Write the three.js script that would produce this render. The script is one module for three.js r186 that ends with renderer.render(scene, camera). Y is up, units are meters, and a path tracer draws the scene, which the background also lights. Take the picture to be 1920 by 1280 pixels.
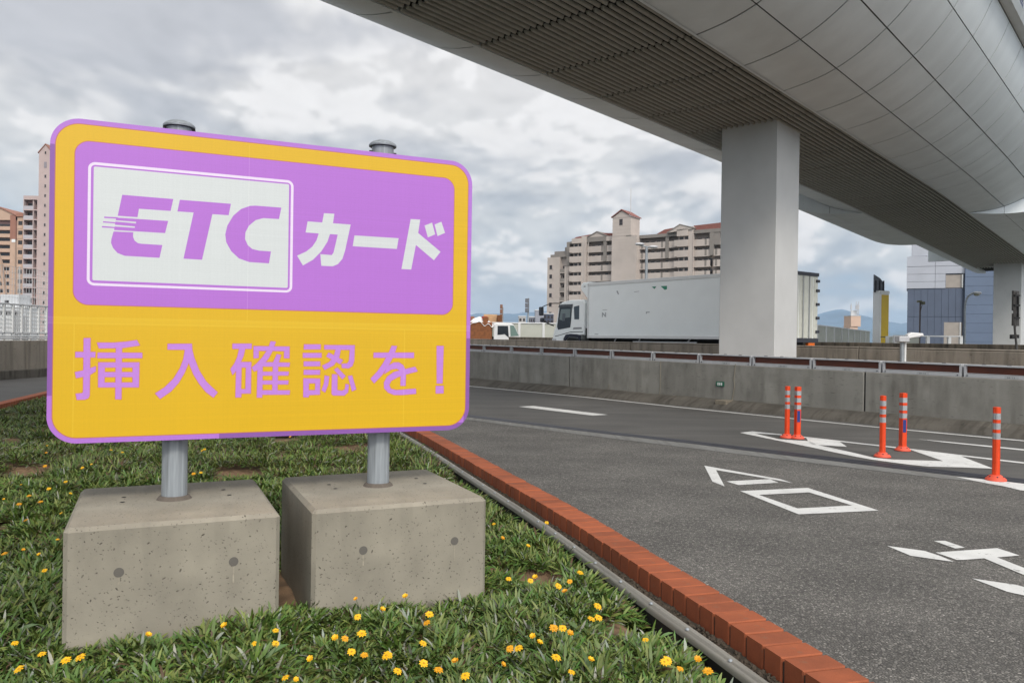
import * as THREE from 'three';
import { mergeGeometries } from 'three/addons/utils/BufferGeometryUtils.js';
import { RoundedBoxGeometry } from 'three/addons/geometries/RoundedBoxGeometry.js';

// ------------------------------------------------------------------ camera, exposure
const scene = new THREE.Scene();
const camera = new THREE.PerspectiveCamera(46.49, 1024 / 682, 0.05, 20000);
camera.position.set(0, 1.5, 0);
camera.rotation.set(-0.0022, 0, 0.0143);
const renderer = new THREE.WebGLRenderer({ antialias: true });
renderer.toneMapping = THREE.LinearToneMapping;
renderer.toneMappingExposure = 1.38;
renderer.shadowMap.enabled = true;

// ------------------------------------------------------------------ noise
const rng = (a) => () => { a = (a + 0x6d2b79f5) | 0; let t = Math.imul(a ^ (a >>> 15), 1 | a); t = (t + Math.imul(t ^ (t >>> 7), 61 | t)) ^ t; return ((t ^ (t >>> 14)) >>> 0) / 4294967296; };
const hash = (x, y, s) => { let h = Math.imul(x, 374761393) ^ Math.imul(y, 668265263) ^ Math.imul(s + 11, 1274126177); h = Math.imul(h ^ (h >>> 13), 1274126177); h = Math.imul(h ^ (h >>> 15), 2246822519); return ((h ^ (h >>> 16)) >>> 0) / 4294967296; };
const mod = (a, n) => ((a % n) + n) % n;
const lerp = (a, b, t) => a + (b - a) * t;
const clamp = (x, a = 0, b = 1) => Math.min(b, Math.max(a, x));
const sstep = (a, b, x) => { const t = clamp((x - a) / (b - a)); return t * t * (3 - 2 * t); };
function vn(x, y, px, py, s) {                      // value noise, tiling after px, py cells
  const xi = Math.floor(x), yi = Math.floor(y); let fx = x - xi, fy = y - yi;
  fx = fx * fx * (3 - 2 * fx); fy = fy * fy * (3 - 2 * fy);
  const x0 = mod(xi, px), x1 = mod(xi + 1, px), y0 = mod(yi, py), y1 = mod(yi + 1, py);
  return lerp(lerp(hash(x0, y0, s), hash(x1, y0, s), fx), lerp(hash(x0, y1, s), hash(x1, y1, s), fx), fy);
}
function fbm(u, v, fx, fy, oct, s) {                // u, v in 0..1 tile
  let a = 0.5, t = 0, n = 0;
  for (let i = 0; i < oct; i++) { t += a * vn(u * fx, v * fy, fx, fy, s + i * 17); n += a; a *= 0.5; fx *= 2; fy *= 2; }
  return t / n;
}
const BIG = 1 << 20;
const fb = (x, y, oct, s) => fbm(x / BIG, y / BIG, BIG, BIG, oct, s);

// ------------------------------------------------------------------ sky and sun
{
  const W = 2048, H = 1024, d = new Float32Array(W * H * 4);
  const sun = new THREE.Vector3(0.22, 0.68, 0.70).normalize();
  for (let j = 0; j < H; j++) for (let i = 0; i < W; i++) {
    const el = ((j + 0.5) / H - 0.5) * Math.PI, az = ((i + 0.5) / W - 0.5) * 2 * Math.PI;
    const y = Math.sin(el), x = Math.cos(el) * Math.cos(az), z = Math.cos(el) * Math.sin(az);
    let r, g, b;
    if (y < -0.02) { r = 0.10; g = 0.10; b = 0.10; } else {
      const yy = Math.max(y, 0), k = 1.35 / (yy + 0.24);
      let p = x * k + 40, q = z * k + 40;
      const wx = fb(p * 1.6, q * 1.6, 4, 3), wz = fb(p * 1.6 + 9, q * 1.6 + 4, 4, 5);
      p += (wx - 0.5) * 0.28; q += (wz - 0.5) * 0.28;
      const n1 = fb(p * 1.7 + 3, q * 1.7, 7, 21), n2 = fb(p * 4.2, q * 4.2 + 7, 6, 33), n3 = fb(p * 0.9 + 15, q * 0.9 + 3, 6, 47), n4 = fb(p * 11 + 5, q * 11 + 2, 4, 57);
      // lumpy layer: bright tops where the cloud is thin, grey bellies where it is deep
      const n5 = fb(p * 24 + 8, q * 24 + 3, 4, 87), bil = 1 - Math.abs(2 * n2 - 1), bil2 = 1 - Math.abs(2 * n4 - 1);
      const m = n1 + 0.30 * (n2 - 0.5) + 0.16 * (n4 - 0.5) + 0.07 * (n5 - 0.5), thin = sstep(0.34, 0.60, m);
      const lump = sstep(0.50, 0.58, n2 + 0.35 * (n4 - 0.5) + 0.16 * (n5 - 0.5)) * sstep(0.40, 0.52, n1);
      const dk = 1 - sstep(0.03, 0.34, yy);
      const L = (0.445 + 0.13 * thin + 0.085 * lump) * (1 - 0.11 * dk * (1 - 0.6 * lump)) + 0.07 * (n4 - 0.5) + 0.05 * (n5 - 0.5) + 0.03 * (bil + bil2 - 1.5);
      r = L * 0.985; g = L * 0.99; b = L * 1.015;
      r -= 0.035 * dk * (1 - lump); b += 0.02 * dk * (1 - lump); r -= 0.022 * (1 - thin); g -= 0.008 * (1 - thin); b += 0.022 * (1 - thin);
      // hazy blue gaps low over the horizon
      const low = 1 - sstep(0.04, 0.24, yy), gap = sstep(0.49, 0.62, n3 - 0.15 * (n2 - 0.5)) * low;
      r = lerp(r, 0.27, gap * 0.85); g = lerp(g, 0.37, gap * 0.85); b = lerp(b, 0.48, gap * 0.85);
      const hz = 1 - sstep(0.0, 0.10, yy);
      r = lerp(r, 0.45, hz * 0.45); g = lerp(g, 0.52, hz * 0.45); b = lerp(b, 0.59, hz * 0.45);
      const c = x * sun.x + y * sun.y + z * sun.z, gl = 1 + 2.2 * Math.pow(Math.max(0, c), 2.5);
      r *= gl * 1.01; g *= gl; b *= gl * 0.98;
    }
    const o = (j * W + i) * 4; d[o] = r; d[o + 1] = g; d[o + 2] = b; d[o + 3] = 1;
  }
  const t = new THREE.DataTexture(d, W, H, THREE.RGBAFormat, THREE.FloatType);
  t.mapping = THREE.EquirectangularReflectionMapping; t.magFilter = t.minFilter = THREE.LinearFilter; t.needsUpdate = true;
  scene.background = t; scene.environment = t;
  const l = new THREE.DirectionalLight(0xfff6ea, 1.45);
  l.name = 'sun'; l.position.copy(sun).multiplyScalar(80).add(new THREE.Vector3(2, 0, -12)); l.target.position.set(2, 0, -12);
  l.castShadow = true; l.shadow.radius = 24; l.shadow.mapSize.set(2048, 2048);
  Object.assign(l.shadow.camera, { left: -40, right: 40, top: 40, bottom: -40, near: 1, far: 220 });
  scene.add(l, l.target);
}

// ------------------------------------------------------------------ textures
function tex(w, h, fn, srgb = true) {
  const d = new Uint8Array(w * h * 4);
  for (let j = 0; j < h; j++) for (let i = 0; i < w; i++) {
    const c = fn(i / w, j / h, i, j), o = (j * w + i) * 4;
    if (typeof c === 'number') d[o] = d[o + 1] = d[o + 2] = clamp(c, 0, 255); else { d[o] = clamp(c[0], 0, 255); d[o + 1] = clamp(c[1], 0, 255); d[o + 2] = clamp(c[2], 0, 255); }
    d[o + 3] = 255;
  }
  const t = new THREE.DataTexture(d, w, h, THREE.RGBAFormat, THREE.UnsignedByteType);
  t.wrapS = t.wrapT = THREE.RepeatWrapping; t.magFilter = THREE.LinearFilter; t.minFilter = THREE.LinearMipmapLinearFilter; t.generateMipmaps = true;
  if (srgb) t.colorSpace = THREE.SRGBColorSpace; t.needsUpdate = true; return t;
}
const rep = (t, sx, sy = sx) => { t.repeat.set(1 / sx, 1 / sy); return t; };   // tile size in metres
const mix3 = (a, b, t) => [lerp(a[0], b[0], t), lerp(a[1], b[1], t), lerp(a[2], b[2], t)];
const scl = (a, k) => [a[0] * k, a[1] * k, a[2] * k];
const lin = (r, g, b) => new THREE.Color().setRGB(r, g, b);
const std = (o) => new THREE.MeshStandardMaterial({ roughness: 0.7, metalness: 0, side: THREE.DoubleSide, ...o });

function speckles(n, seed, r0, r1, stretch = 1) {    // tiling list of small marks
  const R = rng(seed), g = new Map(), N = 32;
  for (let i = 0; i < n; i++) {
    const m = { x: R(), y: R(), r: lerp(r0, r1, Math.pow(R(), 3)), a: R() * Math.PI, e: 1 + R() * stretch, k: R() };
    const cx = Math.floor(m.x * N), cy = Math.floor(m.y * N);
    for (let a = -1; a <= 1; a++) for (let b = -1; b <= 1; b++) { const key = mod(cx + a, N) * N + mod(cy + b, N); if (!g.has(key)) g.set(key, []); g.get(key).push(m); }
  }
  return (u, v) => {
    let best = 0; const l = g.get(Math.floor(u * N) * N + Math.floor(v * N)); if (!l) return 0;
    for (const m of l) {
      let dx = u - m.x, dy = v - m.y; dx -= Math.round(dx); dy -= Math.round(dy);
      const c = Math.cos(m.a), s = Math.sin(m.a), p = (dx * c + dy * s) / m.e, q = -dx * s + dy * c, dd = Math.sqrt(p * p + q * q) / m.r;
      if (dd < 1.15) best = Math.max(best, (1 - sstep(0.75, 1.15, dd)) * (0.4 + 0.6 * m.k));
    }
    return best;
  };
}
const M = {};
{ // coarse open asphalt, 2 m tile
  const N = 1024, stone = new Float32Array(N * N), R = rng(5);
  const cell = 128, pts = []; for (let i = 0; i < cell * cell; i++) pts.push([R(), R(), R(), R()]);
  const c = tex(N, N, (u, v, i, j) => {
    const x = u * cell, y = v * cell, xi = Math.floor(x), yi = Math.floor(y); let d1 = 9, d2 = 9, id = 0;
    for (let a = -1; a <= 1; a++) for (let b = -1; b <= 1; b++) {
      const k = mod(yi + b, cell) * cell + mod(xi + a, cell), p = pts[k], dx = xi + a + p[0] - x, dy = yi + b + p[1] - y, dd = dx * dx + dy * dy;
      if (dd < d1) { d2 = d1; d1 = dd; id = k; } else if (dd < d2) d2 = dd;
    }
    const edge = Math.sqrt(d2) - Math.sqrt(d1), s = sstep(0.02, 0.35, edge) * (0.35 + 0.65 * pts[id][2]);
    stone[j * N + i] = s;
    const big = fbm(u, v, 4, 4, 4, 9), t = pts[id][3];
    let g = 64 + 74 * s * (0.6 + 0.6 * t) + 30 * (big - 0.5);
    if (t > 0.985) g += 18 * s;
    return [g * 1.025, g, g * 0.955];
  });
  const b = tex(N, N, (u, v, i, j) => 255 * stone[j * N + i], false);
  M.asphalt = std({ map: rep(c, 2), bumpMap: rep(b, 2), bumpScale: 0.004, roughness: 0.92 });
}
{ // finer, dirtier asphalt beyond the joint
  const c = tex(1024, 1024, (u, v) => {
    const f = hash(Math.floor(u * 1024), Math.floor(v * 1024), 3), big = fbm(u, v, 3, 3, 5, 71), st = fbm(u, v, 2, 24, 4, 81);
    const g = 78 + 26 * (f - 0.5) + 26 * (big - 0.5) + 20 * (st - 0.5);
    return [g * 1.02, g, g * 0.96];
  });
  M.asphalt2 = std({ map: rep(c, 4), roughness: 0.8 });
}
const streakTex = (base, amt, seed, w = 1024, h = 256, fx = 40) => { // old cast concrete with drip stains that run down
  const pit = speckles(500, seed + 5, 0.001, 0.004, 1.5);
  return tex(w, h, (u, v) => {
    const col = fbm(u, v, fx, 2, 4, seed), col2 = fbm(u, v, fx * 3, 3, 3, seed + 3), big = fbm(u, v, 8, 3, 5, seed + 7), fine = hash(Math.floor(u * w), Math.floor(v * h), seed);
    const colS = fbm(u, v, Math.round(fx * 1.6), 1, 4, seed + 21), streak = 0.75 * sstep(0.40, 0.80, colS) * (0.5 + 0.5 * fbm(u, v, 12, 1, 3, seed + 9)) + 0.35 * sstep(0.56, 0.78, col) + 0.35 * sstep(0.6, 0.8, col2);
    let k = 1 - amt * 0.42 * streak + amt * 0.35 * (big - 0.5) + 0.07 * (fine - 0.5) - 0.3 * pit(u, v);
    const pale = sstep(0.66, 0.74, fbm(u, v, fx * 2, 1, 2, seed + 13)) * sstep(0.5, 0.7, fbm(u, v, 6, 3, 3, seed + 15));
    k += 0.16 * pale * amt;
    return mix3(scl(base, k), [96 * k, 84 * k, 66 * k], 0.25 * streak * amt);
  });
};
M.wallConcrete = std({ map: rep(streakTex([136, 134, 127], 0.36, 100, 1024, 256, 24), 8.77, 1.1), roughness: 0.9 });
M.wallConcrete2 = std({ map: rep(streakTex([136, 129, 118], 0.5, 200), 9, 2), roughness: 0.9 });
M.capConcrete = std({ map: rep(streakTex([98, 90, 79], 1, 300, 1024, 128, 60), 9, 1), roughness: 0.92 });
M.footConcrete = std({ map: rep(streakTex([88, 84, 77], 0.7, 400, 1024, 128, 50), 7, 0.5), roughness: 0.95 });
M.bandConcrete = std({ map: rep(streakTex([116, 116, 113], 0.25, 500, 512, 128), 3, 3), roughness: 0.9 });
{ // precast footing concrete, 1 m tile: fine pits and lens-shaped bug holes
  const p1 = speckles(900, 61, 0.0012, 0.0035, 1), p2 = speckles(420, 62, 0.0016, 0.0042, 1.6);
  const f = (u, v) => Math.max(p1(u, v) * 0.8, p2(u, v));
  const c = tex(1024, 1024, (u, v, i, j) => {
    const h = f(u, v), big = fbm(u, v, 3, 3, 5, 6), bl = fbm(u, v, 9, 7, 4, 66), fine = hash(i, j, 4);
    const run = sstep(0.62, 0.8, fbm(u, v, 16, 2, 3, 68));
    const k = 1 + 0.22 * (big - 0.5) + 0.12 * (bl - 0.5) + 0.07 * (fine - 0.5) - 0.03 * run;
    return mix3(scl([143, 137, 123], k), [74, 69, 60], h * 0.8);
  });
  const b = tex(1024, 1024, (u, v, i, j) => 200 - 190 * f(u, v) + 12 * hash(i, j, 8), false);
  M.block = std({ map: rep(c, 1), bumpMap: rep(b, 1), bumpScale: 0.003, roughness: 0.9 });
}
{ // bricks
  const c = (s, k) => tex(128, 128, (u, v, i, j) => { const n = fbm(u, v, 4, 4, 4, s), f = hash(i, j, s); const g = k * (1 + 0.16 * (n - 0.5) + 0.12 * (f - 0.5)); return mix3(scl([150, 80, 48], g), [120, 92, 74], 0.35 * sstep(0.66, 0.8, fbm(u, v, 6, 6, 4, s + 2))); });
  M.bricks = [0.93, 1.0, 1.05, 0.97].map((k, i) => std({ map: rep(c(700 + i * 10, k), 0.3), roughness: 0.82 }));
}
{ // soil
  const c = tex(512, 512, (u, v, i, j) => { const n = fbm(u, v, 8, 8, 5, 31), f = hash(i, j, 2); const k = 0.65 + 0.7 * n + 0.4 * (f - 0.5); return scl([116, 94, 72], k); });
  M.soil = std({ map: rep(c, 0.8), roughness: 1 });
  const d = tex(256, 256, (u, v, i, j) => { const n = fbm(u, v, 8, 8, 5, 37), f = hash(i, j, 6); const k = 0.55 + 0.8 * n + 0.6 * (f - 0.5); return scl([70, 64, 54], k); });
  M.gutter = std({ map: rep(d, 0.3), roughness: 1 });
}
{ // galvanised steel
  const c = tex(256, 256, (u, v, i, j) => { const n = fbm(u, v, 10, 4, 4, 51), f = fbm(u, v, 30, 6, 3, 53); const k = 0.86 + 0.25 * (n - 0.5) + 0.18 * (f - 0.5); return scl([166, 173, 178], k); });
  M.galv = std({ map: rep(c, 0.5), roughness: 0.5, metalness: 0.15 });
}
{ // worn traffic paint
  const c = tex(512, 512, (u, v, i, j) => { const n = fbm(u, v, 6, 6, 5, 91), f = hash(i, j, 9), ch = sstep(0.74, 0.80, fbm(u, v, 30, 30, 4, 93)); const k = 0.95 + 0.14 * (n - 0.5) + 0.08 * (f - 0.5); return mix3(scl([216, 216, 213], k), [112, 110, 106], ch * 0.55); });
  M.paint = std({ map: rep(c, 1.2), roughness: 0.75 });
}
const noisy = (rgb, amt, seed, size = 1, fx = 6) => rep(tex(256, 256, (u, v, i, j) => scl(rgb, 1 + amt * (fbm(u, v, fx, fx, 5, seed) - 0.5) + amt * 0.3 * (hash(i, j, seed) - 0.5))), size);
M.hull = std({ map: noisy([220, 226, 228], 0.07, 41, 2.4), roughness: 0.42, metalness: 0.1 });
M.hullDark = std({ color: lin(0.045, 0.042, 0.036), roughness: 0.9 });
M.slat = std({ map: noisy([162, 161, 153], 0.15, 42, 1), roughness: 0.55, metalness: 0.2 });
M.pier = std({ map: noisy([196, 197, 196], 0.06, 43, 3), roughness: 0.6 });
M.alu = std({ map: noisy([184, 185, 187], 0.1, 44, 0.7), roughness: 0.45, metalness: 0.2 });
M.brown = std({ map: noisy([84, 38, 18], 0.3, 45, 0.8), roughness: 0.45 });
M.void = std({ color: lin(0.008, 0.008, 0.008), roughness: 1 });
M.black = std({ color: lin(0.012, 0.012, 0.012), roughness: 0.8 });
M.darkSteel = std({ map: noisy([58, 59, 66], 0.35, 46, 0.5), roughness: 0.55, metalness: 0.1 });
M.glassDark = std({ color: lin(0.02, 0.024, 0.028), roughness: 0.12 });
M.white = std({ map: noisy([222, 223, 222], 0.04, 47, 2), roughness: 0.4 });
M.whiteGrey = std({ map: noisy([190, 192, 194], 0.06, 48, 2), roughness: 0.5 });

// ------------------------------------------------------------------ builders
const used = {};
const numbered = (n) => { used[n] = (used[n] ?? -1) + 1; return used[n] ? n + '_' + String(used[n]).padStart(3, '0') : n; };
function shadow(o) { o.castShadow = o.receiveShadow = true; return o; }
const SINGLY = new Set('fascia lock_rod hinge rear_frame gable gable_roof roof grey_column anchor_hole lime_run cap_screw mirror mirror_arm antenna brace pipe arm lamp_head clamp frame grey_frame parapet post board steel_plate end_panel tower cladding_panel sign_board rear_door tank chassis side_guard upper_wall pole rail edge_trim edge_rail wall core load_bed joint_filler panel inner_shell'.split(' '));
function mesh(name, geo, mat, parent = scene) {
  if (Array.isArray(geo) && SINGLY.has(name) && parent !== scene) { let first; for (const g of geo) { const m = mesh(name, g, mat, parent); first ??= m; } return first; }
  const many = Array.isArray(geo) && /^(bolts|digits|ribs|louvre|wire|slats)$/.test(name);
  if (Array.isArray(geo)) geo = join(geo);
  const m = shadow(new THREE.Mesh(geo, mat)); if (many) m.userData.kind = 'stuff'; m.name = parent === scene ? numbered(name) : name; parent.add(m); return m;
}
function join(list) { return mergeGeometries(list.map((g) => { const h = g.index ? g.toNonIndexed() : g; for (const k of Object.keys(h.attributes)) if (!['position', 'normal', 'uv'].includes(k)) h.deleteAttribute(k); return h; })); }
function tag(o, label, category, group) { o.userData.label = label; o.userData.category = category; if (group) o.userData.group = group; return o; }
function thing(name, label, category, pos = [0, 0, 0], turn = 0, group) {
  const o = new THREE.Group(); o.name = numbered(name); o.position.set(...pos); o.rotation.y = turn; scene.add(o); return tag(o, label, category, group);
}
const structure = (o) => { o.userData.kind = 'structure'; return o; };
const stuff = (o) => { o.userData.kind = 'stuff'; return o; };
function boxUV(g) {                                   // uv in metres, by the way each face points
  g = g.index ? g.toNonIndexed() : g; const p = g.attributes.position, n = p.count, uv = new Float32Array(n * 2), a = new THREE.Vector3(), b = new THREE.Vector3(), c = new THREE.Vector3();
  for (let i = 0; i < n; i += 3) {
    a.fromBufferAttribute(p, i); b.fromBufferAttribute(p, i + 1).sub(a); c.fromBufferAttribute(p, i + 2).sub(a); b.cross(c);
    const X = Math.abs(b.x), Y = Math.abs(b.y), Z = Math.abs(b.z);
    for (let k = 0; k < 3; k++) { const x = p.getX(i + k), y = p.getY(i + k), z = p.getZ(i + k); const s = Y >= X && Y >= Z ? [x, z] : X >= Z ? [z, y] : [x, y]; uv[(i + k) * 2] = s[0]; uv[(i + k) * 2 + 1] = s[1]; }
  }
  g.setAttribute('uv', new THREE.BufferAttribute(uv, 2)); return g;
}
const box = (x0, x1, y0, y1, z0, z1) => boxUV(new THREE.BoxGeometry(x1 - x0, y1 - y0, z1 - z0).translate((x0 + x1) / 2, (y0 + y1) / 2, (z0 + z1) / 2));
const rbox = (x0, x1, y0, y1, z0, z1, r = 0.02, s = 2) => boxUV(new RoundedBoxGeometry(x1 - x0, y1 - y0, z1 - z0, s, r).translate((x0 + x1) / 2, (y0 + y1) / 2, (z0 + z1) / 2));
const V = (x, y, z) => new THREE.Vector3(x, y, z);
function bar(a, b, r, n = 8) { a = V(...a); b = V(...b); const d = b.clone().sub(a), g = new THREE.CylinderGeometry(r, r, d.length(), n); g.applyQuaternion(new THREE.Quaternion().setFromUnitVectors(V(0, 1, 0), d.clone().normalize())); g.translate((a.x + b.x) / 2, (a.y + b.y) / 2, (a.z + b.z) / 2); return g; }
const tube = (pts, r, n = 8, seg = 24) => new THREE.TubeGeometry(new THREE.CatmullRomCurve3(pts.map((p) => V(...p))), seg, r, n);
const poly = (pts) => { const s = new THREE.Shape(); pts.forEach((p, i) => (i ? s.lineTo(p[0], p[1]) : s.moveTo(p[0], p[1]))); return s; };
function prism(pts, depth, bevel = 0, seg = 1) {      // outline in x,y pushed along z
  return boxUV(new THREE.ExtrudeGeometry(pts.holes ? pts : poly(pts), { depth: depth - 2 * bevel, bevelEnabled: bevel > 0, bevelSize: bevel, bevelThickness: bevel, bevelOffset: -bevel, bevelSegments: seg, curveSegments: 10 }).translate(0, 0, bevel));
}
function rrect(x0, y0, x1, y1, r) {
  const s = new THREE.Shape(); s.moveTo(x0 + r, y0); s.lineTo(x1 - r, y0); s.absarc(x1 - r, y0 + r, r, -Math.PI / 2, 0); s.lineTo(x1, y1 - r); s.absarc(x1 - r, y1 - r, r, 0, Math.PI / 2);
  s.lineTo(x0 + r, y1); s.absarc(x0 + r, y1 - r, r, Math.PI / 2, Math.PI); s.lineTo(x0, y0 + r); s.absarc(x0 + r, y0 + r, r, Math.PI, Math.PI * 1.5); return s;
}
function flat(pts, y, hole) {                          // sheet on the ground: outline in world x,z
  const s = poly(pts.map((p) => [p[0], -p[1]])); if (hole) s.holes.push(new THREE.Path(hole.map((p) => new THREE.Vector2(p[0], -p[1]))));
  const g = new THREE.ShapeGeometry(s).rotateX(-Math.PI / 2).translate(0, y, 0); return boxUV(g);
}
function grid(nu, nv, f) {                             // surface f(i/nu, j/nv) -> [x,y,z]; uv in metres-ish by u,v scale
  const g = new THREE.BufferGeometry(), p = [], uv = [], ix = [];
  for (let j = 0; j <= nv; j++) for (let i = 0; i <= nu; i++) { const q = f(i / nu, j / nv); p.push(q[0], q[1], q[2]); uv.push(q[3] ?? q[0], q[4] ?? q[2]); }
  for (let j = 0; j < nv; j++) for (let i = 0; i < nu; i++) { const a = j * (nu + 1) + i, b = a + 1, c = a + nu + 1, d = c + 1; ix.push(a, b, c, b, d, c); }
  g.setAttribute('position', new THREE.Float32BufferAttribute(p, 3)); g.setAttribute('uv', new THREE.Float32BufferAttribute(uv, 2)); g.setIndex(ix); g.computeVertexNormals(); return g;
}
// frames of reference: along the carriageway walls (x = along, z = towards us), along the overhead building, along the sign
const ROAD = -0.9222, BRIDGE = 0.8674, SIGN = 0.4276;

// ================================================================== the setting
{
  const c = noisy([96, 98, 92], 0.3, 55, 60);
  structure(mesh('ground', boxUV(new THREE.CircleGeometry(9000, 64).rotateX(-Math.PI / 2).translate(0, -0.6, 0)), std({ map: c, roughness: 1 })));
}
// outer (road) edge of the brick kerb, from behind us to far off
const kerbCurve = new THREE.CatmullRomCurve3([[2.9, 2.5], [1.95, -2], [1.547, -3.34], [1.31, -4.17], [1.051, -5.05], [0.659, -6.43], [0.02, -8.42], [-1.14, -11.93], [-2.8, -16.5], [-5.5, -23.5], [-7.3, -28]].map((p) => V(p[0], 0, p[1])));
const KLEN = kerbCurve.getLength();
kerbCurve.arcLengthDivisions = 800; kerbCurve.updateArcLengths();
function kerbAt(s, off = 0) { const t = clamp(s / KLEN), p = kerbCurve.getPointAt(t), d = kerbCurve.getTangentAt(t); return { p: V(p.x + d.z * off, 0, p.z - d.x * off), d }; }  // off > 0: towards the flower bed
const kerbPts = (off, n = 60) => Array.from({ length: n + 1 }, (_, i) => { const { p } = kerbAt((i / n) * KLEN, off); return [p.x, p.z]; });
const kerbX = (() => { const l = kerbPts(0, 200); return (z) => { for (let i = 1; i < l.length; i++) if (l[i][1] <= z) { const a = l[i - 1], b = l[i]; return lerp(a[0], b[0], (z - a[1]) / (b[1] - a[1])); } return l[200][0]; }; })();
const leftKerbX = (z) => -5.5 + z * 0.29;             // kerb of the other road
// the curved deck joint between the two kinds of asphalt
const jointTop = [[-2.95, -17.75], [-0.83, -15.73], [0.14, -14.7], [1.16, -13.62], [2.04, -12.75], [2.74, -12.12], [3.29, -11.55], [3.86, -11.02], [4.33, -10.53], [4.70, -10.17], [4.97, -9.88], [5.28, -9.56], [5.61, -9.24], [5.9, -8.97], [8.4, -6.4], [12, -2.4]];
const jointBot = [[-2.85, -17.25], [-0.80, -15.22], [0.14, -14.22], [1.13, -13.2], [2.0, -12.37], [2.66, -11.74], [3.17, -11.18], [3.69, -10.64], [4.17, -10.16], [4.48, -9.84], [4.77, -9.54], [5.08, -9.22], [5.4, -8.92], [5.68, -8.66], [8.1, -6.1], [11.6, -2.1]];
const bandBot = [[-2.75, -16.75], [-0.77, -14.71], [0.14, -13.72], [1.09, -12.7], [1.91, -11.88], [2.54, -11.26], [3.05, -10.74], [3.57, -10.23], [4.04, -9.78], [4.3, -9.52], [4.62, -9.22], [4.9, -8.96], [5.25, -8.75], [5.6, -8.5], [7.9, -5.9], [11.3, -1.8]];
const far2 = [[-10, -36], [-3.35, -26.1], [-1.1, -25.05], [8.3, -12.5], [15.6, -2.9]];
{
  const k = kerbPts(-0.005);
  const near = [...k.filter((q) => q[1] > -16.6), ...bandBot, [12, 3], [8, 6]];
  structure(mesh('road', flat(near, 0), M.asphalt));
  const farSide = [...k.filter((q) => q[1] < -17.9), [-14, -44], [-9.2, -36.6], [15.8, -3.6], ...jointTop.slice().reverse()];
  structure(mesh('road', flat(farSide, 0), M.asphalt2));
  const left = []; for (let z = 4; z >= -44; z -= 4) left.push([leftKerbX(z) - 0.23, z]);
  structure(mesh('road', flat([...left, [-16.3, -44], [-16.3, 4]], 0), M.asphalt2));
  structure(mesh('concrete_strip', flat([...bandBot, ...jointBot.slice().reverse()], 0.004), M.bandConcrete));
  // the joint: two steel combs and a recessed rubber seal
  const j = thing('expansion_joint', 'long dark steel expansion joint curving across the ramp between rough and smooth asphalt', 'expansion joint');
  const at = (k) => jointTop.map((p, i) => [lerp(p[0], jointBot[i][0], k), lerp(p[1], jointBot[i][1], k)]);
  const strip = (a, b, y) => flat([...at(a), ...at(b).reverse()], y);
  mesh('steel_plate', strip(0.04, 0.30, 0.006), M.darkSteel, j); mesh('steel_plate', strip(0.36, 0.68, 0.006), M.darkSteel, j); mesh('steel_plate', strip(0.74, 0.96, 0.006), M.darkSteel, j);
  mesh('rubber_seal', strip(0, 1, 0.001), M.black, j);
}
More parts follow.
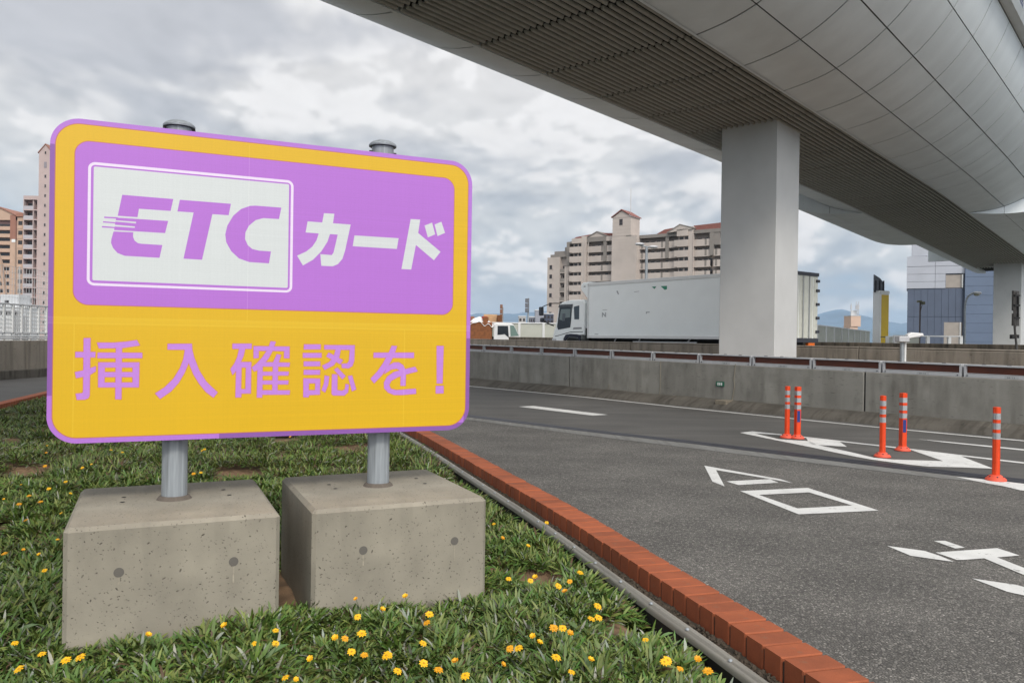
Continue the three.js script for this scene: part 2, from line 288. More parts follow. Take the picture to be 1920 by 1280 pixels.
// ------------------------------------------------------------------ painted markings
{
  const Y = 0.005;
  const mark = (label, outlines, holes) => { const g = outlines.map((o, i) => flat(o, Y, holes && holes[i])); return tag(mesh('road_marking', join(g), M.paint), label, 'road marking'); };
  mark('long thin white edge line painted along the foot of the ramp wall', [[[-1.35, -25.41], [2.0, -21.17], [3.97, -18.24], [6.65, -14.58], [7.48, -13.62], [8.25, -12.72], [13, -6.4], [12.9, -6.2], [8.15, -12.63], [7.41, -13.5], [6.57, -14.5], [3.87, -18.14], [1.9, -21.07], [-1.45, -25.3]]]);
  mark('single white lane dash on the smooth asphalt in front of the ramp wall', [[[0.17, -17.8], [0.51, -18.06], [1.97, -16.15], [1.64, -15.91]]]);
  mark('painted white gore outline with two chevrons under the orange bollards', [
    [[3.82, -13.25], [4.11, -13.49], [4.48, -13.09], [4.75, -12.8], [5.11, -12.36], [5.46, -11.94], [5.8, -11.5], [6.16, -10.98], [6.45, -10.61], [6.69, -10.3], [9.2, -7.1], [9.1, -7.0], [6.61, -10.19], [6.38, -10.47], [6.09, -10.87], [5.72, -11.4], [5.38, -11.84], [5.04, -12.24], [4.68, -12.69], [4.41, -12.99], [4.02, -13.22]],
    [[4.05, -13.19], [3.83, -13.24], [3.94, -12.86], [4.11, -12.28], [4.25, -11.87], [4.38, -11.45], [4.49, -11.02], [4.60, -10.66], [4.72, -10.36], [4.9, -10.12], [5.02, -9.97], [5.18, -9.83], [5.56, -9.81], [5.63, -10.32], [5.0, -10.4], [4.83, -10.55], [4.74, -11.05], [4.65, -11.44], [4.56, -11.8], [4.59, -12.25], [4.4, -12.32], [4.2, -12.43]],
    [[4.73, -12.72], [4.59, -12.25], [4.50, -11.82], [4.93, -11.63], [5.06, -12.2]], [[5.74, -11.36], [5.63, -10.32], [5.56, -9.81], [5.93, -9.74], [6.14, -10.83]]]);
  mark('thin white line tapering in between the gore and the wall edge line', [[[6.51, -12.71], [6.81, -12.43], [7.27, -11.93], [7.52, -11.64], [9.6, -9], [9.5, -8.85], [7.42, -11.5], [7.18, -11.8], [6.74, -12.33]]]);
  mark('white painted wedge under the nearest orange bollard', [[[5.14, -9.12], [5.33, -9.0], [5.5, -8.87], [5.72, -8.66], [8.1, -6.12], [7.4, -6.0], [5.37, -8.32], [5.33, -8.54], [5.23, -8.76]].map((p) => [p[0] - 0.03, p[1] + 0.02])]);
  mark('white square character outline painted on the rough asphalt', [[[2.33, -8.03], [3.1, -8.26], [3.34, -7.18], [2.54, -6.97]]], [[[2.46, -7.84], [3.02, -8.01], [3.19, -7.39], [2.62, -7.22]]]);
  mark('white bent stroke with a short bar painted on rough asphalt beyond the square character', [[[2.36, -9.65], [2.99, -8.76], [3.04, -8.52], [2.89, -8.75], [2.42, -9.33], [2.24, -8.28], [2.18, -8.55]], [[2.34, -8.58], [2.87, -8.76], [2.89, -8.54], [2.41, -8.37]]]);
  mark('white painted character with crossed strokes cut by the right edge of the photo', [[[2.82, -5.92], [3.03, -5.79], [3.07, -5.67], [3.09, -5.51], [3.03, -5.54], [2.86, -5.65]], [[3.26, -6.09], [3.35, -6.1], [3.39, -5.9], [3.3, -5.87]],
    [[3.09, -5.75], [3.63, -5.9], [3.67, -5.7], [3.47, -5.64], [3.52, -5.1], [3.40, -5.0], [3.36, -5.61], [3.14, -5.55]], [[2.99, -5.12], [3.2, -4.99], [3.26, -4.85], [3.3, -4.6], [3.14, -4.75], [3.05, -4.85]]]);
}
// ------------------------------------------------------------------ brick kerb, edging rail and gutter
{
  const k = structure(new THREE.Group()); k.name = 'brick_kerb'; scene.add(k);
  const R = rng(12), W = 0.222, Hh = 0.10, L = 0.137, step = 0.1505;
  const gs = [0, 1, 2].map((i) => prism([[-W, -0.06], [0, -0.06], [0, 0.08 - 0.0015 * i], [-W, 0.08 - 0.001 * i]], L, 0.006).translate(0, 0, -L / 2));
  const n = Math.floor(KLEN / step);
  for (let i = 0; i < n; i++) {
    const s = (i + 0.5) * step, { p, d } = kerbAt(s);
    const b = mesh('brick', gs[i % 3], M.bricks[Math.floor(R() * 4)], k);
    b.position.set(p.x + (R() - 0.5) * 0.004, (R() - 0.5) * 0.004, p.z); b.rotation.y = Math.atan2(d.x, d.z) + Math.PI + (R() - 0.5) * 0.012;
  }
  const strip = (o0, o1, y0, y1) => { const a = kerbPts(o0, 90), b = kerbPts(o1, 90); return grid(90, 1, (u, v) => { const i = Math.round(u * 90), q = v < 0.5 ? a[i] : b[i]; return [q[0], v < 0.5 ? y0 : y1, q[1], u * KLEN, v * 0.25]; }); };
  mesh('mortar_bed', join([strip(0.008, 0.214, 0.06, 0.06), strip(0.008, 0.008, 0.06, -0.05), strip(0.214, 0.214, -0.1, 0.06)]), std({ map: noisy([66, 54, 46], 0.3, 57, 0.3), roughness: 1 }), k);
  // gutter of dirt between bricks and rail
  const g = structure(new THREE.Group()); g.name = 'gutter'; scene.add(g);
  const RS = 400, RN = rng(77);
  mesh('dirt', grid(RS, 6, (u, v) => { const { p } = kerbAt(u * KLEN, 0.216 + v * 0.10); return [p.x, -0.035 + 0.022 * (fb(u * 300, v * 6, 3, 5) - 0.5) - 0.03 * v, p.z, u * KLEN, v * 0.1]; }), M.gutter, g);
  const peb = new THREE.IcosahedronGeometry(0.009, 0), im = new THREE.InstancedMesh(peb, std({ map: noisy([74, 66, 56], 0.5, 58, 0.1), roughness: 1 }), 1600), o = new THREE.Object3D();
  for (let i = 0; i < 1600; i++) { const s = 4.5 + Math.pow(RN(), 1.4) * 10, { p } = kerbAt(s, 0.225 + RN() * 0.085); o.position.set(p.x, -0.045 + RN() * 0.012, p.z); o.rotation.set(RN() * 6, RN() * 6, RN() * 6); const q = 0.4 + RN() * 1.1; o.scale.set(q * 1.5, q * 0.7, q); o.updateMatrix(); im.setMatrixAt(i, o.matrix); }
  im.name = 'pebbles'; g.add(stuff(shadow(im)));
  // rail
  const e = thing('planter_edging', 'grey capped metal edging rail along the flower bed beside the brick kerb', 'edging');
  const prof = [[0.318, -0.05], [0.318, -0.012], [0.326, 0.0], [0.342, 0.006], [0.362, 0.004], [0.378, -0.006], [0.384, -0.022], [0.384, -0.045]];
  mesh('cap_rail', grid(prof.length - 1, 160, (u, v) => { const q = prof[Math.round(u * (prof.length - 1))], { p } = kerbAt(v * KLEN, q[0]); return [p.x, q[1] + 0.006 * (fb(v * 40, 1, 2, 8) - 0.5), p.z, u * 0.1, v * KLEN]; }), std({ map: rep(streakTex([148, 146, 138], 0.6, 600, 256, 256, 8), 0.2, 2), roughness: 0.55 }), e);
  const wall = (o, y0, y1) => grid(1, 160, (u, v) => { const { p } = kerbAt(v * KLEN, o); return [p.x, lerp(y0, y1, u), p.z]; });
  mesh('edging_shade_board', join([wall(0.322, -0.4, -0.03), wall(0.376, -0.4, -0.03)]), M.black, e);  // board below the rail, its black also stands for the shadowed void there
  const bolts = []; for (let s = 4; s < 16; s += 0.42) { const { p } = kerbAt(s, 0.366); bolts.push(new THREE.SphereGeometry(0.012, 8, 5, 0, Math.PI * 2, 0, 1.5).translate(p.x, 0.0, p.z)); }
  mesh('bolts', bolts, M.galv, e);
  // kerb of the road on the left
  const k2 = structure(new THREE.Group()); k2.name = 'brick_kerb_far'; scene.add(k2);
  const far = []; for (let z = -8; z > -34; z -= 0.1505) far.push(rbox(-0.11, 0.11, -0.1, 0.09, -0.07, 0.07, 0.006, 1).rotateY(0.282).translate(leftKerbX(z) - 0.115, 0, z));
  mesh('bricks', far, M.bricks[1], stuff(k2)).userData.kind = 'stuff'; structure(k2);
}
// ------------------------------------------------------------------ flower bed soil
const bedEdge = (z) => kerbX(z) - 0.40;
const bare = [[0.22, -5.2, 0.27], [-5.5, -8.85, 0.55], [-3.07, -8.9, 0.45], [0.72, -4.3, 0.28], [-6.2, -10.4, 0.4], [-1.3, -4.75, 0.16], [-1.9, -7.4, 0.3], [-4.6, -12.6, 0.6], [-2.2, -11.2, 0.5], [-7.2, -14.2, 0.4]];
const bedY = (x, z) => {
  const e = bedEdge(z) - x; let y = -0.085 + 0.09 * (fb(x * 0.9 + 20, z * 0.9 + 20, 3, 4) - 0.5) + 0.03 * (fb(x * 6 + 20, z * 6 + 20, 2, 6) - 0.5);
  y -= 0.2 * Math.pow(1 - clamp(e / 0.22), 1.5); for (const [bx, bz, r] of bare) y -= 0.025 * (1 - sstep(r * 0.5, r, Math.hypot(x - bx, z - bz)));
  return y;
};
structure(mesh('soil', grid(150, 320, (u, v) => { const z = lerp(1.5, -30, Math.pow(v, 1.5)), x = lerp(leftKerbX(z) + 0.0, bedEdge(z) + 0.02, 1 - Math.pow(1 - u, 1.3)); return [x, bedY(x, z), z]; }), M.soil));

// ------------------------------------------------------------------ ramp wall with its low rail (x along, z towards us; wall face at z = -14.95)
{
  const F = -14.95, top = (s) => 0.965 + (-8 - s) * 0.0092;
  const w = structure(new THREE.Group()); w.name = 'barrier_wall'; w.rotation.y = ROAD; scene.add(w);
  const joints = [-34.55, -25.78, -17.01, -8.24, 0.53, 9.3];
  for (let i = 0; i < 5; i++) { const a = joints[i] + 0.016, b = joints[i + 1] - 0.016;
    const p = mesh('wall_panel', prism([[a, -0.5], [b, -0.5], [b, top(b)], [a, top(a)]], 0.36, 0.012).translate(0, 0, F - 0.36), M.wallConcrete, w); }
  mesh('joint_filler', joints.slice(1, 5).map((s) => box(s - 0.015, s + 0.015, -0.5, top(s) - 0.02, F - 0.33, F - 0.035)), M.black, w);
  // sloped, broken footing
  mesh('footing', grid(240, 6, (u, v) => { const s = lerp(-34, 9, u), n = fb(s * 1.5 + 90, v * 3 + 4, 4, 8) - 0.5, q = clamp(v * 1.15); return [s, lerp(0.0, 0.2, Math.pow(q, 0.75)) + 0.035 * n * q * (2 - q) - (v === 0 ? 0.02 : 0), F + lerp(0.50, -0.01, v) + 0.05 * n * (1 - v), s, v * 0.5]; }), M.footConcrete, w);
  // pale lime runs where old cracks were sealed
  const R = rng(8), lime = std({ map: noisy([134, 128, 114], 0.35, 59, 0.2), roughness: 0.9 });
  for (const s of [-13.55, -11.3, -15.4]) { const pts = []; let x = s; const H = s === -15.4 ? 0.18 : 0.86; for (let i = 0; i <= 10; i++) { pts.push([x, 0.16 + H * (1 - i / 10), F + 0.006]); x += (R() - 0.55) * 0.035; } mesh('lime_streak', tube(pts, 0.010, 5, 20), lime, w); }
  mesh('patch', [rbox(-11.62, -11.3, 0.02, 0.2, F + 0.0, F + 0.32, 0.02)], std({ map: noisy([122, 114, 100], 0.3, 60, 0.3), roughness: 0.95 }), w);
  const plate = thing('distance_plate', 'small green distance plate on the grey ramp wall left of the orange bollards', 'sign', [0, 0, 0], ROAD);
  mesh('plate', rbox(-11.83, -11.60, 0.49, 0.605, F + 0.006, F + 0.018, 0.004, 1), std({ color: lin(0.01, 0.11, 0.06), roughness: 0.5 }), plate);
  mesh('digits', [-11.77, -11.72, -11.67].map((x) => box(x - 0.015, x + 0.015, 0.515, 0.58, F + 0.018, F + 0.0205)), M.white, plate);
  // rail: one framed module after another
  const r = thing('wall_rail', 'low aluminium rail with brown panels running along the top of the ramp wall', 'rail', [0, 0, 0], ROAD);
  const c = document.createElement('canvas'); c.width = 256; c.height = 64; const g = c.getContext('2d'); g.fillStyle = '#a9aaab'; g.fillRect(0, 0, 256, 64); g.fillStyle = '#2a2b2d'; g.font = 'bold 50px monospace'; g.textBaseline = 'middle';
  const nums = [9, 10, 11, 12, 13].map((k) => { g.fillStyle = '#a5a7a8'; g.fillRect(0, 0, 256, 64); g.fillStyle = '#33343a'; g.fillText('24-' + k, 42, 34); const d = g.getImageData(0, 0, 256, 64).data; const t = tex(256, 64, (u, v, i, j) => { const o = ((63 - j) * 256 + i) * 4; return [d[o], d[o + 1], d[o + 2]]; }); t.wrapS = t.wrapT = THREE.ClampToEdgeWrapping; return std({ map: t, roughness: 0.5 }); });
  const Lm = 1.486; let idx = 0;
  for (let i = -10; i < 12; i++) {
    const a = -21.29 + i * Lm + 0.022, b = a + Lm - 0.044; if (a < -34 || b > 9) continue;
    const y = top((a + b) / 2), sl = -0.0092, z0 = F - 0.26, z1 = F - 0.02;
    const sk = (geo) => { const p = geo.attributes.position; for (let k = 0; k < p.count; k++) p.setY(k, p.getY(k) + (p.getX(k) - (a + b) / 2) * sl); return geo; };
    const fr = mesh('rail_frame', [rbox(a, b, y, y + 0.058, z0, z1, 0.006, 1), rbox(a, b, y + 0.20, y + 0.23, z0, z1, 0.006, 1), box(a, a + 0.034, y + 0.05, y + 0.21, z0 + 0.01, z1 - 0.005), box(b - 0.034, b, y + 0.05, y + 0.21, z0 + 0.01, z1 - 0.005), box(a + 0.03, b - 0.03, y + 0.064, y + 0.074, z0 + 0.03, z1 - 0.008)].map(sk), M.alu, r);
    mesh('brown_panel', sk(box(a + 0.03, b - 0.03, y + 0.07, y + 0.202, z0 + 0.04, z1 - 0.06)), M.brown, fr);
    const bolts = []; for (const x of [a + 0.06, b - 0.06]) bolts.push(new THREE.CylinderGeometry(0.011, 0.011, 0.014, 8).rotateX(Math.PI / 2).translate(x, y + 0.03, z1 + 0.005)); for (const f of [0.22, 0.5, 0.78]) bolts.push(rbox(lerp(a, b, f) - 0.03, lerp(a, b, f) + 0.03, y + 0.226, y + 0.24, z1 - 0.06, z1 - 0.02, 0.003, 1)); mesh('bolts', bolts.map(sk), M.darkSteel, fr);
    const k = Math.round((a + 13.6) / Lm) ; if (a > -12.5 && a < -6) { const pm = new THREE.PlaneGeometry(0.22, 0.045).translate((a + b) / 2 + 0.05, y + 0.029, z1 + 0.003); mesh('number_plate', sk(pm), nums[clamp(Math.round((a + 12.14) / Lm), 0, 4)], fr); }
    idx++;
  }
}
// ------------------------------------------------------------------ walls on both sides of the main carriageway and its road
{
  const row = (name, F, top, js, cap, m, mc, y0) => {
    const w = structure(new THREE.Group()); w.name = name; w.rotation.y = ROAD; scene.add(w);
    for (let i = 0; i < js.length - 1; i++) { const a = js[i] + 0.012, b = js[i + 1] - 0.012;
      mesh('wall_panel', prism([[a, y0], [b, y0], [b, top(b) - cap], [a, top(a) - cap]], 0.5, 0.015).translate(0, 0, F - 0.5), m, w);
      mesh('coping', prism([[a, top(a) - cap + 0.005], [b, top(b) - cap + 0.005], [b, top(b)], [a, top(a)]], 0.46, 0.02).translate(0, 0, F - 0.475), mc, w); }
    mesh('joint_filler', js.map((s) => box(s - 0.011, s + 0.011, y0, top(s) - cap - 0.02, F - 0.45, F - 0.03)), M.black, w);
  };
  row('carriageway_wall', -22.5, (s) => 1.425 + (-8 - s) * 0.0036, [-70, -60.6, -51.2, -41.8, -36.6, -31.4, -22, -12.6, -3.2, 6.2, 15.6], 0.06, M.wallConcrete2, M.wallConcrete2, -0.5);
  row('median_barrier', -28.4, (s) => 1.57 + Math.max(0, -14 - s) * 0.0042, [-78, -68, -58, -48, -38, -28, -18, -8, 2, 12, 22], 0.3, M.capConcrete, M.capConcrete, 0.3);
  const rd = mesh('road', box(-80, 24, -0.55, 0.45, -44, -23.05), M.asphalt2); structure(rd).rotation.y = ROAD;
  const lo = mesh('median_ground', box(-60, 16, -0.56, -0.3, -22.52, -15.3), M.soil); structure(lo).rotation.y = ROAD;
}
// ------------------------------------------------------------------ wall and screens on the far left road
{
  const w = structure(new THREE.Group()); w.name = 'retaining_wall'; scene.add(w);
  const js = [-9.6, -18.0, -26.41, -34.8, -43]; const X = -16.15;
  for (let i = 0; i < 4; i++) { const a = js[i] - 0.015, b = js[i + 1] + 0.015;
    mesh('wall_panel', rbox(X - 0.35, X, -0.5, 1.24, b, a, 0.015, 1), M.wallConcrete2, w); mesh('footing', rbox(X - 0.2, X + 0.12, -0.4, 0.3, b, a, 0.03, 1), M.footConcrete, w); }
  const f = thing('screen_fence', 'white slatted screen fence with posts on the concrete wall at the far left', 'fence');
  const slats = [];
  for (let z = -18; z > -38; z -= 0.47) {
    mesh('post', rbox(X - 0.24, X - 0.17, 1.24, 2.44, z - 0.035, z + 0.035, 0.008, 1), M.white, f);
    for (let k = 0; k < 7; k++) slats.push(box(X - 0.22, X - 0.205, 1.52 + k * 0.13, 1.52 + k * 0.13 + 0.028, z - 0.435, z - 0.035));
    for (let k = 1; k < 4; k++) slats.push(box(X - 0.222, X - 0.21, 1.5, 2.42, z - k * 0.117 - 0.006, z - k * 0.117 + 0.006));
  }
  stuff(mesh('slats', slats, M.white, f));
  mesh('rail', [rbox(X - 0.25, X - 0.17, 2.4, 2.45, -38, -18, 0.012, 1), rbox(X - 0.25, X - 0.17, 1.46, 1.51, -38, -18, 0.012, 1)], M.whiteGrey, f);
  mesh('pipe', [bar([X - 0.06, 1.31, -38], [X - 0.06, 1.31, -18], 0.025), bar([X - 0.06, 1.38, -38], [X - 0.06, 1.38, -18], 0.022)], M.whiteGrey, f);
  const m = thing('mesh_fence', 'tall thin wire mesh fence above the white screen fence at the far left', 'fence');
  const wires = []; for (let z = -20; z > -38; z -= 0.16) wires.push(box(X - 1.005, X - 0.995, 0, 3.76, z - 0.004, z + 0.004)); for (let y = 2.5; y < 3.78; y += 0.21) wires.push(box(X - 1.005, X - 0.995, y - 0.004, y + 0.004, -38, -20));
  stuff(mesh('wire', wires, M.whiteGrey, m)); for (let z = -21; z > -38; z -= 2.2) mesh('post', bar([X - 1, -0.5, z], [X - 1, 3.8, z], 0.02), M.whiteGrey, m);
}
// ------------------------------------------------------------------ the building that bridges the road (x along it, z across it)
const drop = (s) => (s < 36 ? 0 : -(s - 36) * 0.022);
{
  const SOF = 7.65, C = -9.5;
  const b = thing('overhead_building', 'long curved pale building bridging the road with panelled sides and dark slatted underside', 'building', [0, 0, 0], BRIDGE);
  const base = new THREE.CatmullRomCurve3([V(-8.6, -0.03, 0), V(-7.55, 0, 0), V(-6.3, 0.29, 0), V(-5.2, 0.97, 0), V(-4.33, 1.92, 0), V(-3.85, 2.92, 0), V(-3.62, 3.9, 0)], false, 'centripetal');
  const pod = new THREE.CatmullRomCurve3([V(-8.6, -0.02, 0), V(-7.55, -0.03, 0), V(-6.3, -0.04, 0), V(-5.35, 0.1, 0), V(-4.4, 0.55, 0), V(-3.7, 1.35, 0), V(-3.2, 2.9, 0)], false, 'centripetal');
  const slim = new THREE.CatmullRomCurve3([V(-8.6, -0.02, 0), V(-7.55, 0, 0), V(-7.0, 0.05, 0), V(-6.55, 0.3, 0), V(-6.25, 0.85, 0), V(-6.1, 1.7, 0), V(-6.05, 3.0, 0)], false, 'centripetal');
  // rows run from louvre edge outward and up: curve parameter 1/6 .. 5/6
  const at = (cv, k, side) => { const p = cv.getPoint(clamp(k / 6)); return [side > 0 ? p.x : 2 * C - p.x, p.y + SOF]; };
  const skew = (t) => 39.6 + 0.6 * (t - C);            // where the first body ends
  const skew2 = (t) => 50.5 + 0.25 * (t - C);
  function patch(cv, k0, k1, sA, sB, side, skirt = 0.014) { // sA, sB may depend on t
    const nu = 6, nv = 1, gp = [], P = (u, v) => { const [t, y] = at(cv, lerp(k0, k1, u), side), a = typeof sA === 'function' ? sA(t) : sA, c = typeof sB === 'function' ? sB(t) : sB, s = lerp(a, c, v); return [s, y + drop(s), t]; };
    const nrm = (u) => { const [t0, y0] = at(cv, lerp(k0, k1, clamp(u - 0.02)), side), [t1, y1] = at(cv, lerp(k0, k1, clamp(u + 0.02)), side); const dx = t1 - t0, dy = y1 - y0, l = Math.hypot(dx, dy); return side > 0 ? [-dy / l, dx / l] : [dy / l, -dx / l]; };
    const off = (q, u, d) => { const n = nrm(u); return [q[0], q[1] + n[1] * d, q[2] + n[0] * d, q[0], q[2]]; };
    const top = grid(nu, nv, (u, v) => off(P(u, v), u, 0));
    gp.push(top);
    for (const v of [0, 1]) gp.push(grid(nu, 1, (u, w) => off(P(u, v), u, w * skirt)));
    for (const u of [0, 1]) gp.push(grid(1, nv, (w, v) => off(P(u, v), u, w * skirt)));
    return join(gp);
  }
  const stations = []; for (let s = -12.6; s < 36; s += 2.262) stations.push(s + 0.009); // joints at 14.5, 16.8, 19.1, 21.3 ...
  const shift = 14.47 - stations.find((s) => s > 13.4); for (let i = 0; i < stations.length; i++) stations[i] += shift;
  const rest = [], g = 0.025, gl = 0.011;
  for (const side of [1, -1]) for (let row = 1; row <= 4; row++) for (let i = 0; i <= stations.length; i++) {
    const a = stations[i - 1] ?? -13, last = i === stations.length, c = last ? null : stations[i];
    const e = last ? (t) => skew(t) - g : c - g;
    if (!last && c - a < 0.5) continue;
    const st = last ? a + g : a + g;
    const geo = patch(base, row + gl, row + 1 - gl, st, e, side);
    const seen = side > 0 ? a > 9 : a > 3 && row <= 2;
    if (seen) mesh('panel', geo, M.hull, b); else rest.push(geo);
  }
  stuff(mesh('panels', rest, M.hull, b));
  // the second body, wider and flatter, with closer joints
  for (const side of [1, -1]) for (let row = 1; row <= 5; row++) for (let i = 0; i < 10; i++) {
    const f = (k) => (t) => lerp(skew(t), skew2(t), k);
    mesh('panel', patch(pod, row + gl, row + 1 - gl, (t) => f(i / 10)(t) + (i ? 0.007 : 0), (t) => f((i + 1) / 10)(t) - 0.007, side), M.hull, b);
  }
  // its front face, between the two outlines
  for (const side of [1, -1]) for (let row = 1; row <= 5; row++) {
    mesh('end_panel', grid(8, 4, (u, v) => { const k = lerp(row + 0.012, Math.min(row + 1, 5.99), u), [t0, y0] = at(base, Math.min(k, 5.9), side), [t1, y1] = at(pod, k, side), t = lerp(t0, t1, v), s = skew(t) + 0.05; return [s, lerp(y0, y1, v) + drop(s), t]; }), M.hull, b);
  }
  for (const side of [1, -1]) for (let row = 1; row <= 5; row++) mesh('panel', patch(slim, row + gl, row + 1 - gl, (t) => skew2(t), 68, side), M.hull, b);
  for (const side of [1, -1]) mesh('end_panel', grid(20, 2, (u, v) => { const k = lerp(1, 5.99, u), [t0, y0] = at(pod, k, side), [t1, y1] = at(slim, k, side), t = lerp(t0, t1, v), s = skew2(t) + 0.02; return [s, lerp(y0, y1, v) + drop(s), t]; }), M.hull, b);
  // dark body behind the joints and slats
  const shell = (cv, s0, s1) => [1, -1].map((side) => grid(24, 24, (u, v) => { const k = lerp(0.98, 5.95, u), [t, y] = at(cv, k, side), s = lerp(s0, s1, v), inn = 0.016; return [s, y + drop(s) + inn, t + (side > 0 ? -inn : inn) * 0.9]; }));
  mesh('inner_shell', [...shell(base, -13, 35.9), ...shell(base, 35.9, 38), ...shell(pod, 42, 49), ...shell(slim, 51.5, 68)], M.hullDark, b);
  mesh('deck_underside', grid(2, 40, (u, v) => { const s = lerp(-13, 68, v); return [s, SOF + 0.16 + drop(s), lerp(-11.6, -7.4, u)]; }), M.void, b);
  mesh('edge_trim', [1, -1].flatMap((side) => [grid(1, 30, (u, v) => { const s = lerp(-13, 68, v), t = lerp(-7.59, -7.52, u); return [s, SOF - 0.015 + drop(s), side > 0 ? t : 2 * C - t]; }), grid(1, 30, (u, v) => { const s = lerp(-13, 68, v), t = -7.59; return [s, SOF - 0.015 + u * 0.2 + drop(s), side > 0 ? t : 2 * C - t]; })]), M.hull, b);
  // slats: half round lengths with rounded ends
  const N = 23, pitch = 3.86 / N, more = []; let count = 0;
  const slat = (sa, sb, t) => { const r = 0.041, L = sb - sa, n = 8, gg = [];
    const body = grid(n, 1, (u, v) => { const a = Math.PI * u, s = lerp(sa + r, sb - r * 0.3, v); return [s, SOF + 0.055 - Math.sin(a) * r * 1.7 + drop(s), t + Math.cos(a) * r, s, u * 0.16]; }); gg.push(body);
    for (const [s0, d] of [[sa + r, -1], [sb - r * 0.3, 0.3]]) gg.push(grid(n, 3, (u, v) => { const a = Math.PI * u, q = Math.cos(v * Math.PI / 2), s = s0 + d * r * Math.sin(v * Math.PI / 2); return [s, SOF + 0.055 - Math.sin(a) * r * 1.7 * q + drop(s), t + Math.cos(a) * r * q, s, u * 0.16]; }));
    return join(gg); };
  const st2 = []; for (let s = stations[0] - 0; s < 66; s += 2.262) st2.push(s);
  for (let i = 0; i < st2.length - 1; i++) for (let k = 0; k < N; k++) {
    const a = st2[i], c = st2[i + 1], t = -11.43 + (k + 0.5) * pitch, geo = slat(a + 0.035, c - 0.035, t);
    if (a > 7 && a < 34 && count < 300) { count++; mesh('slat', geo, M.slat, b); continue; }
    more.push(geo);
  }
  stuff(mesh('slats', more, M.slat, b));
  // closed sides and roof above, and the window band over the last panel row
  mesh('upper_wall', [box(-13, 41, 13.4, 14.2, -3.8, -3.5), box(-13, 41, 11.5, 14.2, -15.3, -15.15)], M.hull, b);
  mesh('roof', box(-13, 68, 14.2, 14.5, -15.6, -3.2), M.hull, b);
  mesh('upper_wall', [box(41, 68, 10.3, 14.2, -3.4, -3.2), box(41, 68, 10.3, 14.2, -15.6, -15.4), box(67.8, 68, 8, 14.2, -15.3, -3.4), box(-13.2, -13, 8, 14.2, -15.3, -3.5), box(50, 68, 10.0, 10.4, -15.6, -3.2)], M.hull, b);
  const bf = noisy([96, 106, 128], 0.1, 63, 1), louv = std({ map: bf, roughness: 0.4, metalness: 0.2 });
  mesh('window_sill', prism([[-3.85, 10.6], [-3.79, 10.74], [-3.5, 10.74], [-3.6, 10.6]], 54).rotateY(-Math.PI / 2).translate(41, 0, 0), M.hull, b);
  for (let s = 12; s < 36; s += 1.131) {
    const w = mesh('window', [box(s + 0.04, s + 0.09, 10.75, 13.4, -3.74, -3.6), box(s + 1.04, s + 1.09, 10.75, 13.4, -3.74, -3.6), box(s + 0.04, s + 1.09, 10.75, 10.8, -3.74, -3.6), box(s + 0.04, s + 1.09, 13.3, 13.4, -3.74, -3.6)], M.whiteGrey, b);
    const sl = []; for (let y = 10.84; y < 13.3; y += 0.12) sl.push(box(s + 0.09, s + 1.04, y, y + 0.085, -3.72, -3.64)); mesh('louvre', sl, louv, w);
  }
  mesh('window_backing', box(-13, 41, 10.74, 13.4, -3.86, -3.8), M.hullDark, b);
  // piers
  const pier = (label, s0, s1, t0, t1, y1) => tag(Object.assign(mesh('bridge_pier', rbox(s0, s1, -0.55, y1, t0, t1, 0.02), M.pier), {}), label, 'pier').rotation.set(0, BRIDGE, 0);
  pier('big square white pier carrying the overhead building behind the ramp wall', 21.4, 23.05, -10.3, -8.65, 7.72);
  pier('distant white pier under the far end of the overhead building at the right edge', 62, 63.6, -9.95, -8.33, 7.2);
}

